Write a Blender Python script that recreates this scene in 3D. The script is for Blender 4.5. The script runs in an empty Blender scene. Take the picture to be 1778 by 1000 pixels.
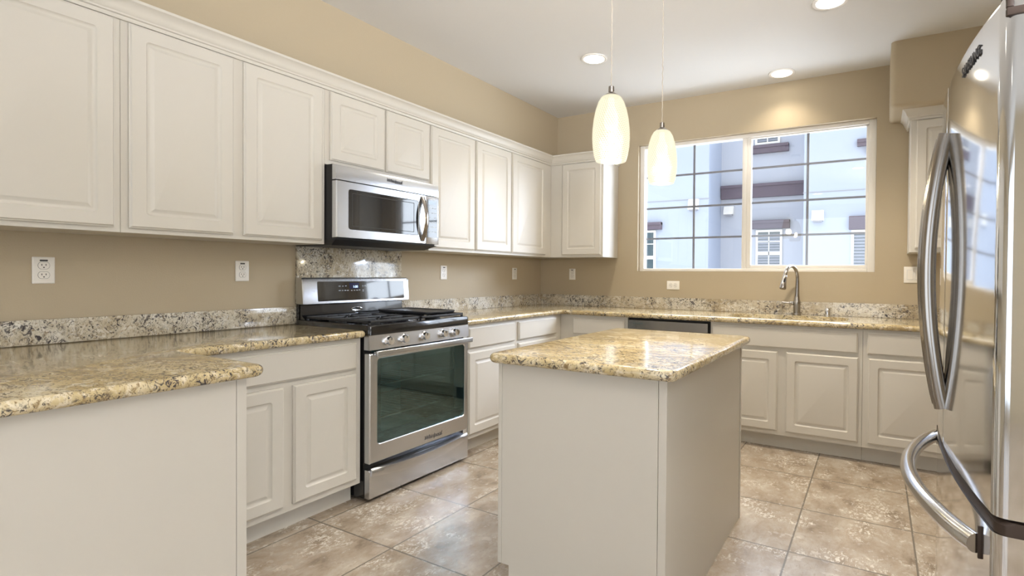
import bpy, bmesh, math, random
from mathutils import Vector, Matrix

# ------------------------------------------------------------------ camera
S = bpy.context.scene
COL = S.collection
YAW, PITCH, ROLL = -0.5068481, -0.0121461, 0.0079664
F_PX, CX, CY = 918.823, 122.5885, -12.6660
cy_, sy_ = math.cos(YAW), math.sin(YAW)
cp_, sp_ = math.cos(PITCH), math.sin(PITCH)
fwd = Vector((sy_ * cp_, cy_ * cp_, sp_))
rgt = Vector((cy_, -sy_, 0))
upv = rgt.cross(fwd)
cr_, sr_ = math.cos(ROLL), math.sin(ROLL)
rgt, upv = rgt * cr_ + upv * sr_, upv * cr_ - rgt * sr_
cam_data = bpy.data.cameras.new('camera')
cam = bpy.data.objects.new('camera', cam_data)
COL.objects.link(cam)
cam.matrix_world = Matrix(((rgt.x, upv.x, -fwd.x, 2.98367), (rgt.y, upv.y, -fwd.y, -4.50026),
                           (rgt.z, upv.z, -fwd.z, 1.21733), (0, 0, 0, 1)))
cam_data.sensor_fit = 'HORIZONTAL'
cam_data.sensor_width = 36.0
cam_data.lens = F_PX * 36.0 / 1778.0
cam_data.shift_x = -CX / 1778.0
cam_data.shift_y = CY / 1778.0
cam_data.clip_start = 0.02
S.camera = cam

# ------------------------------------------------------------------ world, daylight, exposure
S.view_settings.view_transform = 'Standard'
S.view_settings.look = 'None'
S.view_settings.gamma = 1.0
S.view_settings.use_curve_mapping = False
S.view_settings.exposure = 0.29
W = bpy.data.worlds.new('overcast_sky')
S.world = W
W.use_nodes = True
wn = W.node_tree
wn.nodes['Background'].inputs[0].default_value = (0.80, 0.89, 1.0, 1)
wn.nodes['Background'].inputs[1].default_value = 2.3
# hazy sky, brightest towards the sun side (beyond the neighbouring building)
_tc = wn.nodes.new('ShaderNodeTexCoord')
_sp = wn.nodes.new('ShaderNodeSeparateXYZ')
_mr = wn.nodes.new('ShaderNodeMapRange')
_mr.interpolation_type = 'SMOOTHSTEP'
_mr.inputs['From Min'].default_value = -0.1
_mr.inputs['From Max'].default_value = 0.7
_mr.inputs['To Min'].default_value = 1.8
_mr.inputs['To Max'].default_value = 8.0
wn.links.new(_tc.outputs['Generated'], _sp.inputs[0])
wn.links.new(_sp.outputs['Y'], _mr.inputs['Value'])
wn.links.new(_mr.outputs['Result'], wn.nodes['Background'].inputs[1])


def area_light(name, loc, target, sx, sy, power, color):
    d = bpy.data.lights.new(name, 'AREA')
    d.shape = 'RECTANGLE'
    d.size, d.size_y = sx, sy
    d.energy = power
    d.color = color
    o = bpy.data.objects.new(name, d)
    COL.objects.link(o)
    o.location = loc
    o.rotation_euler = (Vector(target) - Vector(loc)).to_track_quat('-Z', 'Y').to_euler()
    return o


# daylight through the tall glazed openings of the adjoining living room (behind / right of the camera)
area_light('daylight_rear_opening', (1.75, -8.02, 1.35), (1.75, -5, 3.4), 2.7, 2.2, 8, (0.95, 0.97, 1.0))
area_light('daylight_side_opening', (6.52, -5.6, 1.35), (3.5, -5.0, 3.2), 3.2, 2.2, 50, (0.92, 0.96, 1.0))
# added fill light aimed at the ceiling (invented stand is built further down)
bl = area_light('ceiling_bounce_fill', (4.6, -5.0, 1.66), (2.6, -2.6, 4.36), 0.5, 0.5, 100, (0.97, 0.97, 1.0))
area_light('sky_fill_over_roof', (1.9, 2.9, 4.1), (1.2, -1.6, 0.6), 4.0, 1.5, 120, (0.72, 0.82, 1.0))  # added area lamp, strengthens the sky light through the kitchen window
area_light('sky_fill_beside_neighbour', (8.8, 4.7, 4.9), (0.2, -1.3, 0.8), 3.0, 3.0, 1100, (0.60, 0.73, 1.0))  # added unseen area lamp, throws extra blue daylight onto the range side
bl.data.shape = 'DISK'
bl.data.spread = math.radians(100)

# ------------------------------------------------------------------ materials


def new_mat(name):
    m = bpy.data.materials.new(name)
    m.use_nodes = True
    nt = m.node_tree
    return m, nt, nt.nodes['Principled BSDF']


def N(nt, t, **kw):
    n = nt.nodes.new(t)
    for k, v in kw.items():
        setattr(n, k, v)
    return n


def ramp(nt, stops, interp='LINEAR'):
    r = N(nt, 'ShaderNodeValToRGB')
    r.color_ramp.interpolation = interp
    el = r.color_ramp.elements
    while len(el) < len(stops):
        el.new(0.5)
    for e, (p, c) in zip(el, stops):
        e.position = p
        e.color = c if len(c) == 4 else (*c, 1)
    return r


def simple(name, col, rough=0.5, metal=0.0, spec=0.5, coat=0.0, bump=0.0, bscale=200, ior=None):
    m, nt, b = new_mat(name)
    b.inputs['Base Color'].default_value = (*col, 1)
    b.inputs['Roughness'].default_value = rough
    b.inputs['Metallic'].default_value = metal
    b.inputs['Specular IOR Level'].default_value = spec
    b.inputs['Coat Weight'].default_value = coat
    if bump > 0:
        tc = N(nt, 'ShaderNodeTexCoord')
        no = N(nt, 'ShaderNodeTexNoise')
        no.inputs['Scale'].default_value = bscale
        no.inputs['Detail'].default_value = 3
        bp = N(nt, 'ShaderNodeBump')
        bp.inputs['Strength'].default_value = bump
        bp.inputs['Distance'].default_value = 0.002
        nt.links.new(tc.outputs['Object'], no.inputs['Vector'])
        nt.links.new(no.outputs['Fac'], bp.inputs['Height'])
        nt.links.new(bp.outputs['Normal'], b.inputs['Normal'])
    return m


def make_granite(name, tones, pale, rust, vein_at):
    m, nt, b = new_mat(name)
    tc = N(nt, 'ShaderNodeTexCoord')
    mp = N(nt, 'ShaderNodeMapping')
    mp.inputs['Rotation'].default_value = (0.3, 0.2, 0.5)
    mp.inputs['Scale'].default_value = (0.75, 1.25, 1.0)
    nt.links.new(tc.outputs['Object'], mp.inputs['Vector'])

    def noise(scale, detail, rough=0.6, dist=0.0):
        n = N(nt, 'ShaderNodeTexNoise')
        n.inputs['Scale'].default_value = scale
        n.inputs['Detail'].default_value = detail
        n.inputs['Roughness'].default_value = rough
        n.inputs['Distortion'].default_value = dist
        nt.links.new(mp.outputs['Vector'], n.inputs['Vector'])
        return n

    def mix(fac, a, bb):
        x = N(nt, 'ShaderNodeMix', data_type='RGBA')
        nt.links.new(fac, x.inputs['Factor'])
        for sock, v in ((x.inputs[6], a), (x.inputs[7], bb)):
            if isinstance(v, tuple):
                sock.default_value = (*v, 1)
            else:
                nt.links.new(v, sock)
        return x.outputs[2]

    def mul(a, bb):
        x = N(nt, 'ShaderNodeMath', operation='MULTIPLY')
        nt.links.new(a, x.inputs[0])
        nt.links.new(bb, x.inputs[1])
        return x.outputs[0]
    big = noise(4.0, 4, 0.6, 0.8)
    base = ramp(nt, list(zip((0.32, 0.45, 0.56, 0.68, 0.80), tones)))
    nt.links.new(big.outputs['Fac'], base.inputs['Fac'])
    med = noise(26, 4, 0.6, 1.0)
    pal = ramp(nt, [(0.52, (0, 0, 0)), (0.66, (0.8, 0.8, 0.8))])
    nt.links.new(med.outputs['Fac'], pal.inputs['Fac'])
    c1 = mix(pal.outputs['Color'], base.outputs['Color'], pale)
    med2 = noise(44, 4, 0.7, 1.4)
    gol = ramp(nt, [(0.55, (0, 0, 0)), (0.64, (0.9, 0.9, 0.9))])
    nt.links.new(med2.outputs['Fac'], gol.inputs['Fac'])
    c2 = mix(gol.outputs['Color'], c1, rust)
    # dark mineral flecks gathered into drifting veins
    vein = noise(4.5, 3, 0.6, 1.8)
    vm = ramp(nt, [(vein_at, (0.0, 0.0, 0.0)), (vein_at + 0.12, (1, 1, 1))])
    nt.links.new(vein.outputs['Fac'], vm.inputs['Fac'])
    fl = noise(30, 6, 0.75, 2.6)
    fm = ramp(nt, [(0.515, (0, 0, 0)), (0.565, (1, 1, 1))])
    nt.links.new(fl.outputs['Fac'], fm.inputs['Fac'])
    c3 = mix(mul(vm.outputs['Color'], fm.outputs['Color']), c2, (0.055, 0.048, 0.052))
    fine = noise(110, 3, 0.6, 1.0)
    fi = ramp(nt, [(0.60, (0, 0, 0)), (0.65, (1, 1, 1))])
    nt.links.new(fine.outputs['Fac'], fi.inputs['Fac'])
    c4 = mix(fi.outputs['Color'], c3, (0.10, 0.08, 0.06))
    nt.links.new(c4, b.inputs['Base Color'])
    b.inputs['Roughness'].default_value = 0.13
    b.inputs['Specular IOR Level'].default_value = 0.42
    b.inputs['Coat Weight'].default_value = 0.3
    b.inputs['Coat Roughness'].default_value = 0.03
    return m


def make_floor_tile():
    m, nt, b = new_mat('stone_floor_tile')
    L = nt.links.new
    tc = N(nt, 'ShaderNodeTexCoord')
    sep = N(nt, 'ShaderNodeSeparateXYZ')
    L(tc.outputs['Object'], sep.inputs[0])

    def math_(op, a, bb=None, c=None):
        x = N(nt, 'ShaderNodeMath', operation=op)
        for i, v in enumerate((a, bb, c)):
            if v is None:
                continue
            if isinstance(v, (int, float)):
                x.inputs[i].default_value = v
            else:
                L(v, x.inputs[i])
        return x.outputs[0]
    T = 0.4903
    sel = math_('GREATER_THAN', sep.outputs['X'], 2.135)
    gx = math_('SUBTRACT', sep.outputs['X'], math_('MULTIPLY_ADD', sel, 2.658 - 0.634, 0.634))
    gy = math_('SUBTRACT', sep.outputs['Y'], math_('MULTIPLY_ADD', sel, -1.533 + 2.875, -2.875))
    u = math_('DIVIDE', gx, T)
    v = math_('DIVIDE', gy, T)

    def edge(t):
        f = math_('FRACT', t)
        return math_('MINIMUM', f, math_('SUBTRACT', 1.0, f))
    d = math_('MINIMUM', edge(u), edge(v))
    grout = math_('LESS_THAN', d, 0.008)
    cell = N(nt, 'ShaderNodeCombineXYZ')
    L(math_('FLOOR', u), cell.inputs[0])
    L(math_('FLOOR', v), cell.inputs[1])
    L(sel, cell.inputs[2])
    wn_ = N(nt, 'ShaderNodeTexWhiteNoise', noise_dimensions='3D')
    L(cell.outputs[0], wn_.inputs['Vector'])
    off = N(nt, 'ShaderNodeVectorMath', operation='MULTIPLY_ADD')
    L(wn_.outputs['Color'], off.inputs[0])
    off.inputs[1].default_value = (37, 41, 29)
    L(tc.outputs['Object'], off.inputs[2])

    def noise(scale, detail, rough, dist=0.0, sx=1, sy=1):
        mp = N(nt, 'ShaderNodeMapping')
        mp.inputs['Scale'].default_value = (sx, sy, 1)
        L(off.outputs[0], mp.inputs['Vector'])
        n = N(nt, 'ShaderNodeTexNoise')
        n.inputs['Scale'].default_value = scale
        n.inputs['Detail'].default_value = detail
        n.inputs['Roughness'].default_value = rough
        n.inputs['Distortion'].default_value = dist
        L(mp.outputs[0], n.inputs['Vector'])
        return n.outputs['Fac']

    def mix(fac, a, bb):
        x = N(nt, 'ShaderNodeMix', data_type='RGBA')
        L(fac, x.inputs['Factor'])
        for sock, vv in ((x.inputs[6], a), (x.inputs[7], bb)):
            if isinstance(vv, tuple):
                sock.default_value = (*vv, 1)
            else:
                L(vv, sock)
        return x.outputs[2]
    r1 = ramp(nt, [(0.32, (0.22, 0.165, 0.115)), (0.46, (0.36, 0.29, 0.22)), (0.58, (0.44, 0.375, 0.30)), (0.72, (0.55, 0.485, 0.41))])
    L(noise(6.5, 8, 0.68, 0.25, 1.4, 0.9), r1.inputs['Fac'])
    r2 = ramp(nt, [(0.56, (0, 0, 0)), (0.66, (1, 1, 1))])
    L(noise(34, 6, 0.72, 0.4, 1.6, 0.8), r2.inputs['Fac'])
    c = mix(r2.outputs['Color'], r1.outputs['Color'], (0.31, 0.25, 0.195))
    # pale flecked patches
    r3 = ramp(nt, [(0.53, (0, 0, 0)), (0.62, (1, 1, 1))])
    L(noise(4.2, 2, 0.5, 0.3), r3.inputs['Fac'])
    r4 = ramp(nt, [(0.525, (0, 0, 0)), (0.56, (1, 1, 1))])
    L(noise(46, 6, 0.74, 0.6, 1.5, 0.9), r4.inputs['Fac'])
    pm = N(nt, 'ShaderNodeMath', operation='MULTIPLY')
    L(r3.outputs['Color'], pm.inputs[0])
    L(r4.outputs['Color'], pm.inputs[1])
    c = mix(pm.outputs[0], c, (0.68, 0.62, 0.54))
    c = mix(grout, c, (0.165, 0.14, 0.11))
    L(c, b.inputs['Base Color'])
    rr = N(nt, 'ShaderNodeMapRange')
    L(noise(20, 3, 0.6), rr.inputs['Value'])
    rr.inputs['To Min'].default_value = 0.16
    rr.inputs['To Max'].default_value = 0.34
    L(rr.outputs['Result'], b.inputs['Roughness'])
    bp = N(nt, 'ShaderNodeBump')
    bp.inputs['Strength'].default_value = 0.35
    bp.inputs['Distance'].default_value = 0.002
    bh = math_('SUBTRACT', math_('MULTIPLY', noise(25, 4, 0.6), 0.5), grout)
    L(bh, bp.inputs['Height'])
    L(bp.outputs['Normal'], b.inputs['Normal'])
    return m


def make_steel(name, col, rmin, rmax, stretch, aniso=0.0):
    m, nt, b = new_mat(name)
    tc = N(nt, 'ShaderNodeTexCoord')
    mp = N(nt, 'ShaderNodeMapping')
    mp.inputs['Scale'].default_value = stretch
    no = N(nt, 'ShaderNodeTexNoise')
    no.inputs['Scale'].default_value = 1.0
    no.inputs['Detail'].default_value = 4
    mr = N(nt, 'ShaderNodeMapRange')
    mr.inputs['To Min'].default_value = rmin
    mr.inputs['To Max'].default_value = rmax
    nt.links.new(tc.outputs['Object'], mp.inputs['Vector'])
    nt.links.new(mp.outputs['Vector'], no.inputs['Vector'])
    nt.links.new(no.outputs['Fac'], mr.inputs['Value'])
    nt.links.new(mr.outputs['Result'], b.inputs['Roughness'])
    b.inputs['Base Color'].default_value = (*col, 1)
    b.inputs['Metallic'].default_value = 1.0
    return m


def make_pane(name, tint=(1, 1, 1), rough=0.0, ior=1.5, sheen=(1, 1, 1)):
    m = bpy.data.materials.new(name)
    m.use_nodes = True
    nt = m.node_tree
    nt.nodes.clear()
    out = N(nt, 'ShaderNodeOutputMaterial')
    mx = N(nt, 'ShaderNodeMixShader')
    tr = N(nt, 'ShaderNodeBsdfTransparent')
    gl = N(nt, 'ShaderNodeBsdfGlossy')
    # Schlick reflectance, the same for both faces of the thin pane
    f0 = ((ior - 1) / (ior + 1)) ** 2
    lw = N(nt, 'ShaderNodeLayerWeight')
    pw = N(nt, 'ShaderNodeMath', operation='POWER')
    pw.inputs[1].default_value = 5.0
    nt.links.new(lw.outputs['Facing'], pw.inputs[0])
    fr = N(nt, 'ShaderNodeMath', operation='MULTIPLY_ADD')
    fr.inputs[1].default_value = 1 - f0
    fr.inputs[2].default_value = f0
    nt.links.new(pw.outputs[0], fr.inputs[0])
    tr.inputs['Color'].default_value = (*tint, 1)
    gl.inputs['Roughness'].default_value = rough
    gl.inputs['Color'].default_value = (*sheen, 1)
    nt.links.new(fr.outputs[0], mx.inputs[0])
    nt.links.new(tr.outputs[0], mx.inputs[1])
    nt.links.new(gl.outputs[0], mx.inputs[2])
    nt.links.new(mx.outputs[0], out.inputs[0])
    return m


def make_shade_glass():
    """white art glass with a fine woven relief, lit by the bulb inside"""
    m = bpy.data.materials.new('woven_white_glass')
    m.use_nodes = True
    nt = m.node_tree
    nt.nodes.clear()
    L = nt.links.new
    out = N(nt, 'ShaderNodeOutputMaterial')
    tc = N(nt, 'ShaderNodeTexCoord')
    sep = N(nt, 'ShaderNodeSeparateXYZ')
    L(tc.outputs['Object'], sep.inputs[0])
    at = N(nt, 'ShaderNodeMath', operation='ARCTAN2')
    L(sep.outputs['Y'], at.inputs[0])
    L(sep.outputs['X'], at.inputs[1])
    a1 = N(nt, 'ShaderNodeMath', operation='MULTIPLY')
    L(at.outputs[0], a1.inputs[0])
    a1.inputs[1].default_value = 22
    z1 = N(nt, 'ShaderNodeMath', operation='MULTIPLY_ADD')
    L(sep.outputs['Z'], z1.inputs[0])
    z1.inputs[1].default_value = 620
    L(a1.outputs[0], z1.inputs[2])
    z2 = N(nt, 'ShaderNodeMath', operation='MULTIPLY_ADD')
    L(sep.outputs['Z'], z2.inputs[0])
    z2.inputs[1].default_value = -260
    L(a1.outputs[0], z2.inputs[2])
    s1 = N(nt, 'ShaderNodeMath', operation='SINE')
    L(z1.outputs[0], s1.inputs[0])
    s2 = N(nt, 'ShaderNodeMath', operation='SINE')
    L(z2.outputs[0], s2.inputs[0])
    mm = N(nt, 'ShaderNodeMath', operation='MULTIPLY')
    L(s1.outputs[0], mm.inputs[0])
    L(s2.outputs[0], mm.inputs[1])
    mr = N(nt, 'ShaderNodeMapRange')
    mr.inputs['From Min'].default_value = -1
    L(mm.outputs[0], mr.inputs['Value'])
    cr = ramp(nt, [(0.0, (0.50, 0.42, 0.24)), (0.45, (0.90, 0.83, 0.60)), (1.0, (1.0, 0.98, 0.88))])
    L(mr.outputs[0], cr.inputs['Fac'])
    bp = N(nt, 'ShaderNodeBump')
    bp.inputs['Strength'].default_value = 0.6
    bp.inputs['Distance'].default_value = 0.002
    L(mr.outputs[0], bp.inputs['Height'])
    tr = N(nt, 'ShaderNodeBsdfTransparent')
    tr.inputs['Color'].default_value = (0.45, 0.44, 0.40, 1)
    em = N(nt, 'ShaderNodeEmission')
    L(cr.outputs['Color'], em.inputs['Color'])
    em.inputs['Strength'].default_value = 0.62
    gl = N(nt, 'ShaderNodeBsdfGlossy')
    gl.inputs['Roughness'].default_value = 0.2
    L(bp.outputs['Normal'], gl.inputs['Normal'])
    ad = N(nt, 'ShaderNodeAddShader')
    L(tr.outputs[0], ad.inputs[0])
    L(em.outputs[0], ad.inputs[1])
    mx = N(nt, 'ShaderNodeMixShader')
    mx.inputs[0].default_value = 0.05
    L(ad.outputs[0], mx.inputs[1])
    L(gl.outputs[0], mx.inputs[2])
    L(mx.outputs[0], out.inputs[0])
    return m


def emit(name, col, strength):
    m = bpy.data.materials.new(name)
    m.use_nodes = True
    nt = m.node_tree
    b = nt.nodes['Principled BSDF']
    b.inputs['Base Color'].default_value = (0.02, 0.02, 0.02, 1)
    b.inputs['Emission Color'].default_value = (*col, 1)
    b.inputs['Emission Strength'].default_value = strength
    return m


M = dict(
    wall=simple('tan_wall_paint', (0.435, 0.36, 0.248), 0.75, bump=0.25, bscale=160),
    ceiling=simple('ceiling_paint', (0.68, 0.67, 0.65), 0.9, bump=0.2, bscale=120),
    white=simple('cabinet_paint', (0.585, 0.552, 0.488), 0.38, bump=0.04, bscale=30),
    granite=make_granite('gold_granite', [(0.36, 0.265, 0.13), (0.51, 0.40, 0.21), (0.61, 0.505, 0.305), (0.70, 0.62, 0.45), (0.43, 0.325, 0.155)],
                         (0.76, 0.69, 0.54), (0.22, 0.14, 0.06), 0.42),
    splash=make_granite('cool_lit_granite', [(0.40, 0.33, 0.22), (0.52, 0.45, 0.33), (0.60, 0.55, 0.44), (0.66, 0.62, 0.54), (0.47, 0.41, 0.31)],
                        (0.74, 0.71, 0.64), (0.30, 0.225, 0.14), 0.43),  # same stone as the worktops; paler tones put cooler light into the colour
    tile=make_floor_tile(),
    steel=make_steel('brushed_steel', (0.63, 0.645, 0.67), 0.24, 0.28, (3, 3, 900)),
    steel_v=make_steel('fridge_steel', (0.72, 0.725, 0.735), 0.07, 0.10, (500, 500, 3)),
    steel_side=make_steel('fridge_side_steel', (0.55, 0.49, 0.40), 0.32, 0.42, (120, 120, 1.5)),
    nickel=make_steel('brushed_nickel', (0.38, 0.355, 0.33), 0.16, 0.26, (60, 60, 60)),
    handle=make_steel('polished_steel', (0.37, 0.34, 0.31), 0.15, 0.2, (4, 4, 300)),  # same steel, darkened: the dim surroundings it reflects are put into the colour
    bar=make_steel('bar_steel', (0.62, 0.60, 0.58), 0.17, 0.22, (300, 4, 300)),
    chrome=simple('chrome', (0.82, 0.82, 0.83), 0.07, metal=1.0),
    black=simple('black_enamel', (0.012, 0.012, 0.013), 0.14, coat=0.4),
    blackmat=simple('black_plastic', (0.016, 0.015, 0.015), 0.45),
    iron=simple('cast_iron', (0.030, 0.031, 0.034), 0.42, bump=0.4, bscale=400),
    blackglass=simple('black_glass', (0.012, 0.014, 0.018), 0.05, spec=0.8, coat=0.6),
    oven_glass=make_pane('tinted_oven_glass', (0.62, 0.76, 0.78), 0.02, 2.2, (0.62, 0.86, 0.92)),
    oven_in=simple('oven_enamel', (0.16, 0.25, 0.26), 0.4),
    plastic=simple('white_plastic', (0.80, 0.76, 0.69), 0.35),
    slot=simple('dark_slot', (0.03, 0.028, 0.026), 0.6),
    vinyl=simple('white_vinyl', (0.80, 0.77, 0.72), 0.35),
    grille=simple('grey_muntin', (0.16, 0.16, 0.175), 0.4),
    pane=make_pane('window_glass'),
    stucco=simple('white_stucco', (0.42, 0.465, 0.56), 0.9, bump=0.3, bscale=40),
    stucco_b=simple('pale_stucco', (0.45, 0.47, 0.53), 0.9, bump=0.3, bscale=40),
    purple=simple('plum_trim_paint', (0.115, 0.088, 0.115), 0.7),
    joint=simple('stucco_joint', (0.34, 0.34, 0.37), 0.8),
    ext_glass=simple('dark_window_glass', (0.05, 0.085, 0.10), 0.08, spec=0.7),
    blind=simple('window_blind', (0.24, 0.26, 0.31), 0.6),
    shade=make_shade_glass(),
    lamp=emit('can_light_lens', (1.0, 0.93, 0.80), 9.0),
    bulb=emit('lit_bulb', (1.0, 0.93, 0.78), 1.6),
    display=emit('oven_display', (0.55, 0.72, 1.0), 1.6),
    legend=simple('grey_print', (0.45, 0.50, 0.56), 0.5),
    logo_dark=simple('dark_logo_print', (0.03, 0.03, 0.035), 0.4),
    cord=simple('clear_cord', (0.42, 0.37, 0.30), 0.3),
    brown=simple('brown_plastic', (0.05, 0.034, 0.026), 0.55, spec=0.25),
    sink=make_steel('sink_steel', (0.60, 0.60, 0.60), 0.22, 0.32, (30, 30, 30)),
)

# ------------------------------------------------------------------ mesh builder


class MB:
    def __init__(self):
        self.bm = bmesh.new()

    def box(self, x0, x1, y0, y1, z0, z1, bev=0.0, seg=2):
        x0, x1 = min(x0, x1), max(x0, x1)
        y0, y1 = min(y0, y1), max(y0, y1)
        z0, z1 = min(z0, z1), max(z0, z1)
        t = bmesh.new()
        vs = [t.verts.new(p) for p in ((x0, y0, z0), (x1, y0, z0), (x1, y1, z0), (x0, y1, z0),
                                       (x0, y0, z1), (x1, y0, z1), (x1, y1, z1), (x0, y1, z1))]
        for f in ((3, 2, 1, 0), (4, 5, 6, 7), (0, 1, 5, 4), (1, 2, 6, 5), (2, 3, 7, 6), (3, 0, 4, 7)):
            t.faces.new([vs[i] for i in f])
        if bev > 0:
            bmesh.ops.bevel(t, geom=list(t.edges), offset=bev, segments=seg, affect='EDGES', profile=0.5)
        return self._take(t)

    def _take(self, t):
        me = bpy.data.meshes.new('tmp')
        t.to_mesh(me)
        t.free()
        self.bm.from_mesh(me)
        bpy.data.meshes.remove(me)
        return self

    def loft(self, rings, cap0=True, cap1=True, closed=True):
        """rings: lists of points with equal counts"""
        bm = self.bm
        R = [[bm.verts.new(p) for p in r] for r in rings]
        n = len(R[0])
        for a, b in zip(R[:-1], R[1:]):
            for i in range(n if closed else n - 1):
                j = (i + 1) % n
                bm.faces.new((a[i], a[j], b[j], b[i]))
        if cap0:
            bm.faces.new(R[0][::-1])
        if cap1:
            bm.faces.new(R[-1])
        return self

    def prism(self, pts, ax, a, b):
        def P(u, v, w):
            return {'x': (w, u, v), 'y': (u, w, v), 'z': (u, v, w)}[ax]
        return self.loft([[P(u, v, a) for u, v in pts], [P(u, v, b) for u, v in pts]])

    def lathe(self, prof, c, n=32, ax='z', cap=True):
        rings = []
        for r, h in prof:
            r = max(r, 1e-4)
            ring = []
            for i in range(n):
                t = 2 * math.pi * i / n
                u, v = r * math.cos(t), r * math.sin(t)
                p = {'z': (u, v, h), 'x': (h, u, v), 'y': (u, h, v)}[ax]
                ring.append((c[0] + p[0], c[1] + p[1], c[2] + p[2]))
            rings.append(ring)
        return self.loft(rings, cap, cap)

    def tube(self, path, r, n=12, flat=None):
        """sweep an ellipse along a path; r is a number or a list; flat=(ra, rb, upvector)"""
        pts = [Vector(p) for p in path]
        rings = []
        prev = None
        for i, p in enumerate(pts):
            t = (pts[min(i + 1, len(pts) - 1)] - pts[max(i - 1, 0)]).normalized()
            if prev is None:
                a = Vector(flat[2]) if flat else (Vector((0, 0, 1)) if abs(t.z) < 0.9 else Vector((1, 0, 0)))
            else:
                a = prev
            a = (a - t * a.dot(t)).normalized()
            b = t.cross(a)
            prev = a
            ri = r[i] if isinstance(r, (list, tuple)) else r
            ra, rb = (flat[0], flat[1]) if flat else (ri, ri)
            rings.append([p + a * (ra * math.cos(2 * math.pi * k / n)) + b * (rb * math.sin(2 * math.pi * k / n)) for k in range(n)])
        return self.loft(rings)

    def build(self, name, mat, parent=None, smooth=35):
        bm = self.bm
        bmesh.ops.recalc_face_normals(bm, faces=list(bm.faces))
        me = bpy.data.meshes.new(name)
        base = Vector((0, 0, 0))
        if parent is not None:
            base = parent.matrix_world.translation.copy()
            q = parent
            base = Vector((0, 0, 0))
            while q is not None:
                base += q.location
                q = q.parent
        elif bm.verts:
            xs = [v.co for v in bm.verts]
            lo = Vector((min(v.x for v in xs), min(v.y for v in xs), min(v.z for v in xs)))
            hi = Vector((max(v.x for v in xs), max(v.y for v in xs), max(v.z for v in xs)))
            base = Vector(((lo.x + hi.x) / 2, (lo.y + hi.y) / 2, lo.z)) if getattr(self, 'center', True) else base
        bmesh.ops.translate(bm, verts=list(bm.verts), vec=-base)
        bm.to_mesh(me)
        bm.free()
        if smooth:
            me.polygons.foreach_set('use_smooth', [True] * len(me.polygons))
            try:
                me.set_sharp_from_angle(angle=math.radians(smooth))
            except Exception:
                pass
        me.materials.append(M[mat] if isinstance(mat, str) else mat)
        o = bpy.data.objects.new(name, me)
        COL.objects.link(o)
        if parent is not None:
            o.parent = parent
        else:
            o.location = base
        return o


def tag(o, label=None, cat=None, group=None, kind=None):
    if label:
        o['label'] = label
    if cat:
        o['category'] = cat
    if group:
        o['group'] = group
    if kind:
        o['kind'] = kind
    return o


def empty(name, loc, label, cat, group=None):
    o = bpy.data.objects.new(name, None)
    COL.objects.link(o)
    o.location = loc
    o.empty_display_size = 0.1
    return tag(o, label, cat, group)


def struct(name, mb, mat, label=None, center=False):
    mb.center = center
    o = mb.build(name, mat)
    o['kind'] = 'structure'
    if label:
        o['label'] = label
    return o


def text_part(name, body, mat, parent, origin, udir, vdir, size, shear=0.0, depth=0.0008, bold=0.0):
    """lettering as a thin raised mesh; udir = reading direction, vdir = up, origin = centre"""
    cu = bpy.data.curves.new(name, 'FONT')
    cu.body = body
    cu.size = size
    cu.shear = shear
    cu.extrude = depth
    cu.offset = bold
    cu.align_x = 'CENTER'
    cu.align_y = 'CENTER'
    to = bpy.data.objects.new(name, cu)
    COL.objects.link(to)
    bpy.context.view_layer.update()
    me = bpy.data.meshes.new_from_object(to.evaluated_get(bpy.context.evaluated_depsgraph_get()))
    bpy.data.objects.remove(to)
    bpy.data.curves.remove(cu)
    u, v = Vector(udir).normalized(), Vector(vdir).normalized()
    w = u.cross(v)
    base = Vector((0, 0, 0))
    q = parent
    while q is not None:
        base += q.location
        q = q.parent
    o0 = Vector(origin) - base
    for vt in me.vertices:
        c = vt.co.copy()
        vt.co = o0 + u * c.x + v * c.y + w * c.z
    me.materials.clear()
    me.materials.append(M[mat])
    o = bpy.data.objects.new(name, me)
    COL.objects.link(o)
    o.parent = parent
    return o


def rrect(u0, u1, v0, v1, r, n=4):
    r = max(min(r, (u1 - u0) / 2 - 1e-4, (v1 - v0) / 2 - 1e-4), 2e-4)
    pts = []
    for cu, cv, a0 in ((u1 - r, v0 + r, -90), (u1 - r, v1 - r, 0), (u0 + r, v1 - r, 90), (u0 + r, v0 + r, 180)):
        for i in range(n + 1):
            a = math.radians(a0 + 90 * i / n)
            pts.append((cu + r * math.cos(a), cv + r * math.sin(a)))
    return pts


def plane_map(face, base):
    """local (u, v, d) to the world for a front facing +x, -x, +y or -y"""
    return {'+x': lambda u, v, d: (base + d, u, v), '-x': lambda u, v, d: (base - d, u, v),
            '-y': lambda u, v, d: (u, base - d, v), '+y': lambda u, v, d: (u, base + d, v)}[face]


def front(face, base, u0, u1, v0, v1, t=0.02, panel=True):
    P = plane_map(face, base)
    mb = MB()
    if panel:
        prof = [(0, 0, 0), (0, t - 0.007, 0), (0.004, t - 0.0055, 0), (0.005, t - 0.003, 0), (0.008, t, 0),
                (0.056, t, 0.012), (0.059, t - 0.0045, 0.011), (0.065, t - 0.0085, 0.006), (0.072, t - 0.0085, 0.002),
                (0.083, t - 0.001, 0), (0.086, t - 0.0005, 0)]
    else:
        prof = [(0, 0, 0), (0, t - 0.007, 0), (0.004, t - 0.0055, 0), (0.005, t - 0.003, 0), (0.008, t, 0)]
    rings = []
    for ins, d, r in prof:
        rings.append([P(a, b, d) for a, b in rrect(u0 + ins, u1 - ins, v0 + ins, v1 - ins, r)])
    mb.loft(rings)
    return mb


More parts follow.
